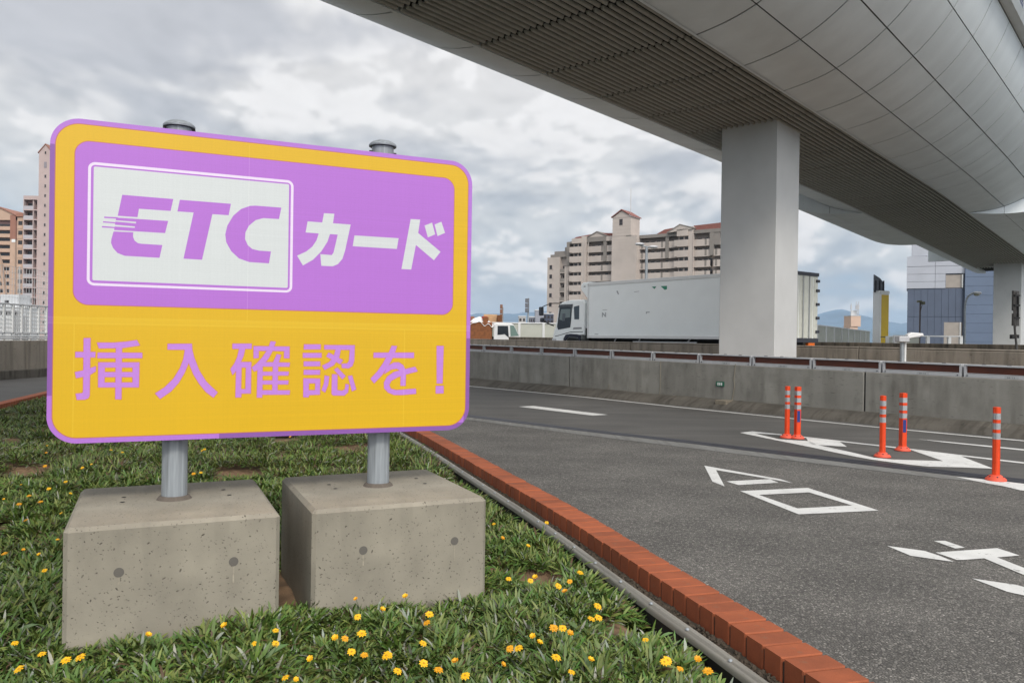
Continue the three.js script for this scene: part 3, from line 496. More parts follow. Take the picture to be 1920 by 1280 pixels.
// ================================================================== the road sign (x along the board, y up, z out of its face)
{
  const S = thing('road_sign', 'large yellow and purple road sign on two grey posts set in concrete blocks', 'sign', [-1.339, 0, -4.7316], SIGN);
  const X0 = -1.24, Y1 = 2.655, Wd = 2.408, Hd = 1.747;
  // print, in millimetres from the upper left corner
  const glyphs = {
ins: ['170,1180 202,1179 201,1489 195,1504 179,1511 141,1512 135,1479 166,1476 170,1469', '131,1254 226,1254 226,1283 131,1284', '130,1363 169,1354 203,1341 229,1332 229,1359 203,1377 169,1388 136,1395', '234,1203 318,1202 375,1196 429,1187 444,1216 359,1231 243,1234', '238,1257 457,1257 457,1286 237,1287', '326,1218 356,1217 356,1513 326,1512', '242,1310 443,1310 442,1448 242,1446 241,1310 273,1338 272,1420 411,1421 410,1338 273,1338', '255,1363 427,1364 427,1391 255,1390'],
enter: ['586,1206 712,1204 714,1237 726,1285 753,1356 790,1418 824,1454 853,1482 831,1512 791,1480 754,1432 723,1379 697,1313 675,1370 645,1426 606,1473 551,1514 525,1483 572,1451 618,1402 652,1341 669,1290 676,1238 586,1238'],
sure: ['931,1201 1037,1200 1037,1230 931,1231', '969,1226 1002,1226 993,1270 979,1305 967,1335 951,1361 933,1383 922,1348 944,1313 958,1278', '957,1307 1036,1307 1036,1491 984,1491 982,1513 951,1513 953,1344 957,1307 982,1339 981,1465 1006,1466 1007,1339 982,1339', '1048,1214 1253,1215 1253,1284 1222,1284 1222,1242 1077,1241 1077,1283 1049,1285', '1144,1184 1173,1187 1158,1238 1133,1287 1103,1324 1074,1353 1053,1363 1039,1340 1069,1313 1099,1278 1124,1239 1135,1214', '1180,1260 1205,1266 1191,1311 1159,1311', '1072,1344 1101,1313 1100,1516 1070,1516', '1091,1307 1256,1311 1254,1335 1091,1333', '1159,1307 1189,1306 1187,1478 1157,1477', '1095,1364 1251,1364 1248,1387 1096,1387', '1096,1416 1250,1417 1248,1440 1096,1439', '1093,1473 1259,1476 1257,1501 1093,1499'],
know: ['1338,1201 1437,1200 1437,1230 1337,1231', '1332,1253 1443,1252 1443,1280 1332,1281', '1338,1303 1435,1303 1436,1332 1338,1332', '1339,1354 1436,1355 1435,1383 1338,1383', '1337,1405 1437,1407 1436,1504 1373,1505 1369,1519 1338,1518 1337,1405 1370,1435 1369,1477 1407,1477 1408,1435 1370,1435', '1459,1204 1645,1203 1643,1299 1632,1331 1609,1345 1568,1343 1565,1317 1600,1315 1611,1299 1615,1232 1459,1230', '1529,1226 1560,1228 1548,1285 1517,1327 1463,1354 1447,1329 1489,1308 1516,1276', '1486,1249 1574,1295 1558,1320 1471,1273', '1464,1388 1491,1394 1485,1445 1467,1491 1446,1477 1460,1436', '1508,1381 1541,1382 1541,1478 1570,1483 1588,1474 1592,1441 1613,1446 1607,1493 1584,1512 1515,1510 1507,1500', '1520,1354 1540,1340 1591,1393 1571,1412', '1606,1393 1631,1389 1658,1475 1632,1486'],
wo: ['1765,1248 2026,1246 2026,1280 1764,1279', '1880,1204 1914,1206 1894,1267 1863,1325 1821,1387 1770,1439 1747,1410 1789,1366 1825,1314 1857,1257', '1855,1330 1895,1309 1927,1308 1955,1325 1975,1362 1973,1457 1940,1456 1941,1393 1931,1356 1912,1348 1879,1353 1832,1382', '2035,1336 2052,1365 1972,1385 1918,1403 1880,1424 1867,1450 1878,1474 1914,1483 2042,1476 2044,1508 1952,1514 1898,1513 1860,1497 1835,1471 1833,1434 1853,1398 1896,1369 1955,1354 2004,1343'],
bang: ['2178,1202 2225,1202 2221,1444 2182,1444', '2176,1459 2228,1460 2229,1508 2176,1508'],
E: ['347,391 605,392 592,460 431,461 424,508 326,508', '319,518 580,517 565,586 309,587', '307,595 404,593 403,617 411,638 428,651 445,653 552,654 538,726 363,725 327,711 305,685 295,658 297,636', '260,517 327,516 327,524 260,525', '255,543 322,544 322,551 255,550', '250,569 313,570 313,577 250,577'],
slit: ['316,533 418,534 417,543 316,540', '310,558 412,560 411,568 311,567'],
T: ['639,393 912,393 900,460 812,461 760,725 662,724 712,459 627,460'],
C: ['1195,392 1182,461 1093,462 1050,477 1013,512 994,552 992,591 1008,626 1033,647 1071,654 1139,655 1128,726 1016,724 960,706 917,667 889,617 883,572 894,520 926,460 969,418 1018,396 1049,392'],
ka: ['1446,405 1509,404 1501,462 1610,462 1577,625 1562,675 1535,709 1503,724 1434,724 1427,654 1496,656 1507,640 1531,529 1484,529 1469,577 1432,639 1385,690 1325,728 1290,671 1342,644 1379,612 1404,571 1416,530 1338,529 1349,462 1436,462', '1634,527 1915,526 1904,594 1624,594', '1992,399 2055,398 2043,484 2195,595 2151,652 2029,561 2000,719 1936,719', '2085,434 2135,411 2157,485 2108,508', '2152,422 2198,401 2224,471 2173,495'],
  };
  const CW = 2048, CH = 1486, k = CW / (Wd * 1000);
  const cv = document.createElement('canvas'); cv.width = CW; cv.height = CH; const c = cv.getContext('2d');
  c.scale(k, k); c.lineJoin = 'round';
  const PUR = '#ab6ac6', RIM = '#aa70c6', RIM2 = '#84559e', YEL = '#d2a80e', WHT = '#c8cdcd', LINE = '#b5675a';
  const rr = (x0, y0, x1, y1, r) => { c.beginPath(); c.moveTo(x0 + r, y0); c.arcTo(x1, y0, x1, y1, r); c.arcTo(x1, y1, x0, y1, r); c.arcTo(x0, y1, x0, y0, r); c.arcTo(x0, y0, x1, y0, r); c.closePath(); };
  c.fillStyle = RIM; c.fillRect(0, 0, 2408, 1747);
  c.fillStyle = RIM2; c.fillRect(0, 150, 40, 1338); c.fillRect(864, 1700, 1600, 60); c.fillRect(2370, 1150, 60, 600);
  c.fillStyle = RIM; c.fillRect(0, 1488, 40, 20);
  c.fillStyle = YEL; c.strokeStyle = LINE; c.lineWidth = 4; rr(25, 28, 2381, 1718, 120); c.fill(); c.stroke();
  c.fillStyle = PUR; rr(116, 116, 2284, 1000, 75); c.fill(); c.stroke();
  c.fillStyle = '#ddd0e4'; rr(180, 226, 1264, 894, 36); c.fill(); c.fillStyle = PUR; rr(194, 241, 1249, 880, 22); c.fill(); c.fillStyle = WHT; rr(207, 250, 1238, 866, 8); c.fill();
  const path = (s) => { c.beginPath(); s.split(' ').forEach((q, i) => { const [x, y] = q.split(',').map(Number); i ? c.lineTo(x, y) : c.moveTo(x, y); }); c.closePath(); };
  for (const n of ['E', 'T', 'C']) for (const s of glyphs[n]) { path(s); c.fillStyle = PUR; c.fill('evenodd'); }
  for (const s of glyphs.slit) { path(s); c.fillStyle = WHT; c.fill(); }
  for (const s of glyphs.ka) { path(s); c.fillStyle = WHT; c.fill(); }
  for (const n of ['ins', 'enter', 'sure', 'know', 'wo', 'bang']) { for (const s of glyphs[n]) { path(s); c.strokeStyle = '#bb6a62'; c.lineWidth = 4.5; c.stroke(); } for (const s of glyphs[n]) { path(s); c.fillStyle = '#b87ed0'; c.fill('evenodd'); } }
  const img = c.getImageData(0, 0, CW, CH).data, ramp = fbm;
  const seamY = [1069, 1100], seamX = [[1010, 40, 1069], [123, 1100, 1710], [1962, 1100, 1710]];
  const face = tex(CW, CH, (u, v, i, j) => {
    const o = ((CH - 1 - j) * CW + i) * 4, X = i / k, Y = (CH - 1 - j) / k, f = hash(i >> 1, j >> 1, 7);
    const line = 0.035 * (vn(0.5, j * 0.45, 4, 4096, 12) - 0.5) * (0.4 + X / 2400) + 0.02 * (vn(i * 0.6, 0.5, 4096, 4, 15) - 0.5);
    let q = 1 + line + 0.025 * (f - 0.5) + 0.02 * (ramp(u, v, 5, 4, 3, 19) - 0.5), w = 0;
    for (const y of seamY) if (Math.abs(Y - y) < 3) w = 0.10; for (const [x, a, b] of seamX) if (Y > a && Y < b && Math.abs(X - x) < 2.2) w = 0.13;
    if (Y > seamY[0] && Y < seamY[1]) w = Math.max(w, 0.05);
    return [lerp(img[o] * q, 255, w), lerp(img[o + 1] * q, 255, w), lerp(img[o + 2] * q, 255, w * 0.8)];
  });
  face.wrapS = face.wrapT = THREE.ClampToEdgeWrapping;
  const shp = rrect(X0, Y1 - Hd, X0 + Wd, Y1, 0.148);
  const fg = new THREE.ShapeGeometry(shp, 16), p = fg.attributes.position, uv = fg.attributes.uv; for (let i = 0; i < p.count; i++) uv.setXY(i, (p.getX(i) - X0) / Wd, (p.getY(i) - (Y1 - Hd)) / Hd);
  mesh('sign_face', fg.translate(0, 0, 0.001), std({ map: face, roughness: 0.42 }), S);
  mesh('board', prism(shp, 0.026, 0.004, 2).translate(0, 0, -0.0275), std({ map: noisy([150, 98, 176], 0.08, 64, 1), roughness: 0.5 }), S);
  for (const y of [1.16, 1.58, 2.0, 2.42]) mesh('stiffener', box(X0 + 0.06, X0 + Wd - 0.06, y - 0.03, y + 0.03, -0.075, -0.029), M.alu, S);
  for (const x of [-0.605, 0.605]) {
    mesh('post', new THREE.CylinderGeometry(0.07, 0.07, 2.25, 40).translate(x, x < 0 ? 1.575 : 1.6, -0.15), M.galv, S);
    mesh('post_cap', new THREE.LatheGeometry([[0.071, -0.006], [0.0875, -0.006], [0.0875, -0.0059], [0.0885, 0.003], [0.0885, 0.0031], [0.082, 0.012], [0.066, 0.023], [0.045, 0.031], [0.022, 0.036], [0.0001, 0.0375]].map((q) => new THREE.Vector2(...q)), 32).translate(x, x < 0 ? 2.708 : 2.734, -0.15), M.galv, S);
    mesh('cap_screw', [-1, 1].map((q) => new THREE.CylinderGeometry(0.008, 0.008, 0.02, 8).rotateZ(Math.PI / 2).translate(x + q * 0.078, 2.69, -0.145)), M.darkSteel, S);
    for (const y of [1.16, 2.42]) mesh('clamp', [new THREE.CylinderGeometry(0.0745, 0.0745, 0.05, 28, 1, true).translate(x, y, -0.15), box(x - 0.1, x + 0.1, y - 0.02, y + 0.02, -0.09, -0.074)], M.alu, S);
    const xa = x < 0 ? -1.118 : 0.077, xb = x < 0 ? -0.094 : 1.112, ch = 0.021;
    const o = new THREE.Shape(); [[xa + ch, -0.665], [xb - ch, -0.665], [xb, -0.665 + ch], [xb, 0.46 - ch], [xb - ch, 0.46], [xa + ch, 0.46], [xa, 0.46 - ch], [xa, -0.665 + ch]].forEach((q, i) => (i ? o.lineTo(q[0], -q[1]) : o.moveTo(q[0], -q[1])));
    const bg = boxUV(new THREE.ExtrudeGeometry(o, { depth: 0.90, bevelEnabled: true, bevelSize: ch, bevelThickness: ch, bevelOffset: -ch, bevelSegments: 1 }).rotateX(-Math.PI / 2).translate(0, -0.371, 0));
    const bl = mesh('concrete_block', bg, M.block, S);
    const plugs = x < 0 ? [[-0.872, 0.3147], [-0.33, 0.3132]] : [[0.361, 0.305], [0.907, 0.3075]];
    for (const [px, py] of plugs) mesh('tie_hole', new THREE.CircleGeometry(0.024, 20).translate(px, py, 0.4615), std({ map: noisy([98, 94, 88], 0.25, 66, 0.1), roughness: 0.9 }), bl);
    mesh('lime_run', plugs.map(([px, py], i) => box(px - 0.004, px + 0.004, py - 0.025 - 0.06 - 0.03 * i, py - 0.026, 0.4595, 0.4612)), std({ map: noisy([149, 142, 127], 0.3, 68, 0.1), roughness: 0.9 }), bl);
    const top = x < 0 ? [[-0.872, -0.278], [-0.875, -0.13], [-0.322, -0.32], [-0.303, -0.137]] : [[0.314, -0.272], [0.3245, -0.122], [0.909, -0.3], [0.904, -0.1]];
    mesh('anchor_hole', top.map((q) => new THREE.CircleGeometry(0.013, 14).rotateX(-Math.PI / 2).translate(q[0], 0.5525, q[1])), M.black, bl);
    mesh('grout_collar', new THREE.LatheGeometry([[0.072, 0.018], [0.084, 0.012], [0.093, 0.0], [0.098, -0.006]].map((q) => new THREE.Vector2(...q)), 28).translate(x, 0.5535, -0.15), std({ map: noisy([96, 88, 80], 0.5, 67, 0.15), roughness: 0.95 }), bl);
  }
}
// ================================================================== planting
const inBlock = (x, z, m) => { const dx = x + 1.339, dz = z + 4.7316, c = Math.cos(SIGN), s = Math.sin(SIGN), u = dx * c - dz * s, w = dx * s + dz * c; return w > -0.665 - m && w < 0.46 + m && ((u > -1.118 - m && u < -0.094 + m) || (u > 0.077 - m && u < 1.112 + m) || (u > -0.1 && u < 0.08 && w < 0.35)); };
{
  const R = rng(31);
  function leafTuft(n, seed, spread, len) {
    const Q = rng(seed), P = [], C = [], IX = []; 
    for (let i = 0; i < n; i++) {
      const az = Q() * Math.PI * 2, tilt = 0.35 + Q() * 1.0, L = len * (0.6 + 0.6 * Q()), w = 0.0036 + 0.0028 * Q(), bend = 0.4 + Q() * 0.7, r0 = Q() * spread, ox = Math.cos(az + Q() - 0.5) * r0, oz = Math.sin(az + Q() - 0.5) * r0, tw = (Q() - 0.5) * 1.2;
      const kind = Q(); const c = kind < 0.04 ? [0.32, 0.36, 0.30] : kind < 0.13 ? [0.11, 0.070, 0.034] : kind < 0.40 ? [0.20, 0.27, 0.060] : [0.080 + 0.055 * Q(), 0.165 + 0.075 * Q(), 0.026 + 0.016 * Q()];
      const b0 = P.length / 3, seg = 4; let x = 0, y = 0, a = tilt;
      for (let k = 0; k <= seg; k++) {
        const t = k / seg, ww = w * (k === seg ? 0.12 : Math.sin(Math.PI * (0.16 + 0.72 * t)) + 0.12);
        const cx = Math.cos(az), sx = Math.sin(az), px = ox + cx * x, pz = oz + sx * x, lx = -sx * Math.cos(tw), lz = cx * Math.cos(tw), ly = Math.sin(tw);
        P.push(px + lx * ww, y + ly * ww, pz + lz * ww, px - lx * ww, y - ly * ww, pz - lz * ww);
                C.push(...c, ...c); x += Math.sin(a) * L / seg; y += Math.cos(a) * L / seg; a += bend / seg;
        if (k < seg) { const q = b0 + k * 2; IX.push(q, q + 1, q + 2, q + 1, q + 3, q + 2); }
      }
    }
    const g = new THREE.BufferGeometry(); g.setAttribute('position', new THREE.Float32BufferAttribute(P, 3)); g.setAttribute('color', new THREE.Float32BufferAttribute(C, 3)); g.setIndex(IX); g.computeVertexNormals(); return g;
  }
  const leaf = std({ vertexColors: true, roughness: 0.55 });
  const cover = new THREE.Group(); cover.name = 'ground_cover'; scene.add(stuff(cover)); tag(cover, 'low green leafy ground cover planted over the bed around the sign', 'ground cover');
  const o = new THREE.Object3D(), col = new THREE.Color();
  const cut = (x, z) => { if (inBlock(x, z, 0.0)) return true; for (const [bx, bz, r] of bare) { const d = Math.hypot(x - bx, z - bz) + 0.5 * r * (fb(x * 3 + 50, z * 3 + 50, 3, 12) - 0.5); if (d < r * 0.8) return true; } return fb(x * 1.7 + 70, z * 1.7 + 30, 3, 44) < 0.27; };
  const zones = [[-0.6, -3.0, 120, 26, 0.07, 0.09, 1], [-3.0, -5.2, 500, 24, 0.055, 0.092, 4], [-5.2, -8.5, 250, 26, 0.065, 0.088, 3], [-8.5, -22, 120, 28, 0.10, 0.105, 2]];
  for (const [z0, z1, dens, n, spread, len, nv] of zones) for (let vv = 0; vv < nv; vv++) {
    const g = leafTuft(n, 100 + vv * 7 + Math.round(-z0 * 10), spread, len), list = [];
    const xl = z0 > -4 ? -4.6 : z0 > -6 ? -7.6 : -12.2, area = (z0 - z1) * (kerbX(z0) - xl), cnt = Math.floor(dens * area / nv);
    for (let i = 0; i < cnt; i++) {
      const z = lerp(z0, z1, R()), x = lerp(xl, kerbX(z0), R());
      if (x > bedEdge(z) + 0.02 + 0.10 * (fb(z * 1.3 + 40, 3, 3, 88) - 0.45) * 2 || x < leftKerbX(z) + 0.05 || cut(x, z)) continue; list.push([x, z]);
    }
    const im = new THREE.InstancedMesh(g, leaf, list.length); im.name = 'leaves';
    list.forEach(([x, z], i) => { const sc = 0.62 + 0.3 * R() + 0.55 * R() * R(), mound = fb(x * 2.2 + 90, z * 2.2 + 90, 3, 61); o.position.set(x, bedY(x, z) + 0.022 + 0.12 * (mound - 0.40), z); o.rotation.set((R() - 0.5) * 0.5, R() * 7, (R() - 0.5) * 0.5); o.scale.set(sc, sc * (0.75 + 0.6 * mound), sc); o.updateMatrix(); im.setMatrixAt(i, o.matrix);
      const q = 0.46 + 0.40 * fb(x * 1.4 + 10, z * 1.4 + 60, 4, 63) + 0.2 * (R() - 0.5); im.setColorAt(i, col.setRGB(q * (0.95 + 0.2 * R()), q, q * 0.95)); });
    shadow(im); cover.add(im);
  }
  // yellow daisies
  const petalGeo = (n, seed, open) => { const Q = rng(seed), gs = []; for (let ring = 0; ring < 2; ring++) for (let i = 0; i < n; i++) { const az = (i + ring * 0.5 + 0.15 * Q()) / n * Math.PI * 2, L = (0.021 + 0.005 * Q()) * (ring ? 0.86 : 1), w = 0.0062, up = open + ring * 0.18 + 0.12 * (Q() - 0.5);
    gs.push(grid(2, 3, (u, v) => { const r = 0.005 + L * v, ww = w * (u - 0.5) * 2 * (v < 0.1 ? 0.45 : v > 0.95 ? 0.3 : 1), y = r * Math.sin(up) - 0.007 * v * v + 0.0015 * Math.abs(u - 0.5), rr = r * Math.cos(up); return [Math.cos(az) * rr - Math.sin(az) * ww, y + ring * 0.0012, Math.sin(az) * rr + Math.cos(az) * ww, u, v]; })); } return join(gs); };
  const petals = [petalGeo(9, 1, 0.12), petalGeo(9, 2, 0.3), petalGeo(8, 3, 0.75), petalGeo(9, 4, 0.2)];
  const disc = new THREE.SphereGeometry(0.0068, 12, 6, 0, Math.PI * 2, 0, 1.5).scale(1, 0.55, 1), stemG = new THREE.CylinderGeometry(0.0018, 0.0022, 0.1, 5).translate(0, -0.052, 0);
  const py = [std({ map: noisy([228, 178, 18], 0.2, 71, 0.5), roughness: 0.6 }), std({ map: noisy([214, 152, 16], 0.2, 72, 0.5), roughness: 0.6 })], pd = std({ color: lin(0.45, 0.22, 0.01), roughness: 0.8 }), ps = std({ color: lin(0.10, 0.15, 0.05), roughness: 0.8 });
  const spots = [-0.89,-3.34,-0.94,-3.36,0.87,-3.44,-0.18,-3.40,-0.47,-3.40,0.28,-3.45,-2.08,-3.38,-0.02,-3.46,0.76,-3.49,-0.30,-3.46,-0.37,-3.50,-0.23,-3.51,0.37,-3.53,0.70,-3.54,-1.93,-3.47,0.72,-3.57,-0.54,-3.54,-1.88,-3.49,0.86,-3.59,-0.88,-3.54,0.22,-3.58,-2.06,-3.51,-0.54,-3.59,-0.65,-3.60,-0.71,-3.61,0.05,-3.67,0.01,-3.68,-2.28,-3.67,-1.18,-3.72,-0.40,-3.75,0.15,-3.77,-1.09,-3.73,0.66,-3.80,-0.82,-3.77,0.12,-3.81,-0.78,-3.80,-0.70,-3.80,0.30,-3.84,-1.71,-3.77,0.27,-3.91,-1.13,-3.86,-1.39,-3.89,0.23,-3.97,-0.41,-4.00,0.43,-4.09,-0.77,-4.06,0.47,-4.12,-0.41,-4.13,-0.66,-4.16,-1.44,-4.14,0.48,-4.25,-0.83,-4.32,-1.06,-4.31,-0.57,-4.39,0.32,-4.48,0.29,-4.61,0.36,-4.67,0.13,-4.70,0.00,-4.74,0.16,-4.79,0.44,-4.89,-2.82,-4.82,-3.02,-5.10,-3.28,-5.16,-3.22,-5.26,0.13,-5.50,-3.12,-5.48,-0.05,-5.71,-0.12,-6.12,0.29,-6.18,-3.68,-6.04,-3.55,-6.29,-4.11,-6.65,-3.96,-6.70,-4.29,-6.73,-4.21,-6.95,-3.88,-7.01,-4.20,-7.23,-4.53,-7.36,-4.20,-7.50,-3.19,-8.00,-4.49,-8.33,-4.90,-8.36,-4.51,-8.55,-4.59,-9.39,-3.78,-9.81,-5.81,-9.95,-3.10,-11.16,-3.54,-11.11];
  for (let i = 0; i < 14; i++) { const z = -7 - 9 * R(), x = lerp(leftKerbX(z) + 1.2, bedEdge(z) - 0.3, R()); spots.push(x, z); }
  const proto = new THREE.Group(); { const p = shadow(new THREE.Mesh(petals[0], py[0])); p.name = 'petals'; const d = shadow(new THREE.Mesh(disc, pd)); d.name = 'flower_centre'; d.position.y = 0.0035; const s = shadow(new THREE.Mesh(stemG, ps)); s.name = 'stem'; proto.add(p, d, s); }
  for (let i = 0; i < spots.length; i += 2) {
    const x = spots[i], z = spots[i + 1]; if (inBlock(x, z, 0.04) || x > bedEdge(z) + 0.05) continue;
    const f = proto.clone(); f.name = numbered('yellow_flower'); scene.add(f);
    const kind = R() < 0.16 ? 2 : Math.floor(R() * 4); f.children[0].geometry = petals[kind]; f.children[0].material = py[R() < 0.7 ? 0 : 1];
    f.position.set(x, 0.055 + 0.03 * R() + (z < -7 ? 0.02 : 0), z); const toward = 0.45; f.rotation.set(toward * (0.4 + R()) , R() * 0.4, (R() - 0.5) * 0.9, 'YXZ'); f.scale.setScalar((0.6 + 0.3 * R()) * (z < -5 ? 0.9 : 1));
    const near = z > -4.45, left = x < -2.4;
    const lab = near ? ['yellow daisy blooming among green leaves in front of the concrete blocks', 'yellow daisies in front of the blocks'] : x > -0.2 && z > -7 ? ['yellow daisy beside the right concrete block towards the brick kerb', 'yellow daisies between block and kerb'] : left && z > -7.6 ? ['yellow daisy in the leaves left of the left concrete block', 'yellow daisies left of the blocks'] : ['small yellow daisy in the bed behind the sign', 'yellow daisies behind the sign'];
    tag(f, lab[0], 'flower', lab[1]);
  }
}
// ================================================================== orange flexible bollards
{
  const or = std({ map: noisy([214, 66, 18], 0.14, 81, 0.4), roughness: 0.42 }), base = std({ map: noisy([214, 84, 60], 0.16, 82, 0.3), roughness: 0.6 }), ref = std({ map: noisy([162, 164, 166], 0.14, 83, 0.2), roughness: 0.35, metalness: 0.2 }), blue = std({ color: lin(0.012, 0.03, 0.17), roughness: 0.5 });
  const flutes = (r, y0, y1, flatBack) => grid(40, 1, (u, v) => { const a = u * Math.PI * 2; let q = r * (1 - 0.12 * Math.pow(Math.max(0, Math.cos(a * 4)), 6)); if (flatBack) q = Math.min(r * 0.98 / Math.max(0.72, Math.abs(Math.cos(a))), r * 0.98 / Math.max(0.72, Math.abs(Math.sin(a)))) ; return [Math.cos(a) * q, lerp(y0, y1, v), Math.sin(a) * q, u * 0.27, lerp(y0, y1, v)]; });
  const specs = [
    [4.397, -12.632, 0, 'round orange bollard, left one of the pair at the pointed end of the white gore'],
    [4.535, -12.56, 1, 'square orange bollard with blue sticker, right one of the far pair'],
    [4.978, -10.624, 0, 'round orange bollard in the middle on the lower white gore line'],
    [5.581, -11.297, 1, 'square orange bollard with blue sticker and scuffed foot by the upper gore line'],
    [5.442, -8.892, 0, 'nearest round orange bollard standing on the white wedge at the right'],
  ];
  for (const [x, z, sq, label] of specs) {
    const t = thing('flexible_bollard', label, 'bollard', [x, 0.006, z], sq ? 0.25 : 0.6, 'orange flexible bollards on the gore');
    const prof = [[0.108, 0], [0.108, 0.012], [0.1, 0.022], [0.078, 0.042], [0.056, 0.058], [0.05, 0.062], [0.0001, 0.062]].map((q) => new THREE.Vector2(...q));
    const b = mesh('base', new THREE.LatheGeometry(prof, 36), base, t);
    const bh = []; for (let i = 0; i < 6; i++) { const a = i * Math.PI / 3 + 0.4; bh.push(new THREE.CylinderGeometry(0.009, 0.009, 0.012, 10).translate(Math.cos(a) * 0.075, 0.044, Math.sin(a) * 0.075)); } mesh('bolts', bh, M.darkSteel, b);
    const r = sq ? 0.038 : 0.039, bands = [[0.40, 0.47], [0.51, 0.58], [0.62, 0.69]].map((q) => q.map((y) => y + 0.06));
    const body = []; let y = 0.05; for (const [a, c] of bands) { body.push(flutes(r, y, a, sq)); y = c; } body.push(flutes(r, y, 0.815, sq));
    body.push(new THREE.SphereGeometry(r, 24, 6, 0, Math.PI * 2, 0, Math.PI / 2).scale(1, 0.14, 1).translate(0, 0.815, 0));
    mesh('post_body', body, or, t);
    for (const [a, c] of bands) mesh('reflective_band', flutes(r * 1.012, a, c, sq), ref, t);
    if (sq) mesh('blue_sticker', rbox(-0.032, 0.022, 0.26, 0.44, 0.0368, 0.0395, 0.001, 1), blue, t);
  }
}
// ================================================================== refrigerated truck (x from nose to tail, y from its road, z towards us)
{
  const t = thing('refrigerated_truck', 'white refrigerated box truck driving left behind the walls and the white pier', 'truck', [0.604 * -28.78 + 0.797 * 25.35, 0.452, 0.797 * -28.78 - 0.604 * 25.35], ROAD);
  const Z = 1.15, w = std({ map: noisy([240, 244, 243], 0.03, 84, 2), roughness: 0.35 });
  // cab
  mesh('cab', prism([[0.04, 0.62], [0.02, 1.2], [0.1, 1.5], [0.2, 1.68], [0.42, 2.58], [0.5, 2.74], [0.7, 2.83], [1.25, 2.91], [2.15, 2.9], [2.24, 2.75], [2.24, 1.3], [1.98, 1.3], [1.92, 1.12], [1.75, 0.98], [0.95, 0.98], [0.8, 1.08], [0.72, 0.62]], 2 * Z, 0.05, 3).translate(0, 0, -Z), w, t);
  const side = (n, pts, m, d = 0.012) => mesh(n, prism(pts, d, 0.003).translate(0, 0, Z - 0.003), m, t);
  side('door_window', [[0.42, 1.55], [0.34, 1.68], [0.5, 2.6], [1.38, 2.6], [1.33, 2.0], [1.27, 1.65]], M.glassDark);
  side('window_visor', [[0.44, 2.6], [0.5, 2.72], [1.42, 2.72], [1.4, 2.54], [1.25, 2.6]], std({ color: lin(0.07, 0.075, 0.085), roughness: 0.3 }), 0.04);
  mesh('seat', [rbox(0.72, 0.92, 1.95, 2.3, Z - 0.0, Z + 0.017, 0.004, 1)], std({ color: lin(0.09, 0.11, 0.13), roughness: 0.6 }), t);
  side('rear_window', [[1.55, 2.02], [1.5, 2.6], [1.87, 2.65], [1.87, 2.02]], std({ color: lin(0.05, 0.065, 0.08), roughness: 0.15 }));
  side('door_groove', [[0.2, 1.22], [1.3, 1.42], [2.15, 1.44], [2.15, 1.47], [1.3, 1.455], [0.2, 1.25]], M.hullDark, 0.006);
  side('air_vent', [[1.45, 1.56], [2.05, 1.58], [2.05, 1.66], [1.5, 1.65]], std({ color: lin(0.26, 0.27, 0.28), roughness: 0.6 }), 0.008);
  mesh('windscreen', grid(1, 1, (u, v) => [lerp(0.17, 0.45, v), lerp(1.68, 2.6, v), lerp(-1.02, 1.02, u)]), M.glassDark, t);
  mesh('wheel_arch', prism([[0.82, 0.9], [0.86, 1.16], [1.0, 1.32], [1.3, 1.36], [1.75, 1.34], [2.0, 1.3], [2.0, 1.0], [1.85, 1.18], [1.2, 1.22], [1.02, 1.1], [0.95, 0.9]], 0.06, 0.01).translate(0, 0, Z - 0.01), std({ color: lin(0.012, 0.014, 0.03), roughness: 0.5 }), t);
  side('wheel_well', [[0.97, 0.7], [1.03, 1.08], [1.2, 1.2], [1.85, 1.16], [1.98, 0.98], [2.0, 0.7]], M.black, 0.01);
  side('pane', [[0.5, 2.02], [0.62, 2.5], [1.28, 2.5], [1.25, 2.12], [0.85, 2.08], [0.78, 1.96]], std({ color: lin(0.17, 0.21, 0.21), roughness: 0.2 }), 0.016);  // paler tone painted on the glass: reflection and daylight through the far window
  mesh('headlamp', rbox(-0.02, 0.3, 0.98, 1.14, Z - 0.3, Z + 0.012, 0.03), M.whiteGrey, t);
  mesh('mirror_arm', [tube([[0.5, 2.78, Z - 0.05], [0.05, 2.78, Z + 0.1], [-0.45, 2.66, Z + 0.18], [-0.62, 2.58, Z + 0.2]], 0.022), tube([[0.06, 1.74, Z - 0.02], [-0.25, 1.86, Z + 0.1], [-0.5, 1.98, Z + 0.18]], 0.03)], M.black, t);
  mesh('mirror', [rbox(-0.75, -0.52, 2.22, 2.64, Z + 0.1, Z + 0.26, 0.05), rbox(-0.66, -0.44, 1.9, 2.12, Z + 0.1, Z + 0.26, 0.06)], std({ color: lin(0.03, 0.035, 0.045), roughness: 0.3 }), t);
  mesh('cab_rear_gap', [box(2.25, 2.46, 0.75, 1.62, -1.0, Z - 0.06)], M.black, t);
  mesh('tank', new THREE.CylinderGeometry(0.14, 0.14, 0.34, 16).translate(2.36, 1.74, Z - 0.2), M.whiteGrey, t);
  // refrigeration unit
  mesh('cooling_unit', prism([[2.42, 2.9], [1.98, 3.3], [1.9, 3.42], [1.94, 3.6], [2.06, 3.68], [2.5, 3.69], [2.5, 2.9]], 2.24, 0.04, 2).translate(0, 0, -1.12), w, t);
  mesh('unit_badge', box(2.12, 2.24, 3.48, 3.51, 1.121, 1.126), M.black, t);
  // body with frame rails, faint worn lettering marks
  const bx = mesh('cargo_box', rbox(2.46, 12.3, 1.2, 3.62, -1.17, 1.17, 0.03), w, t);
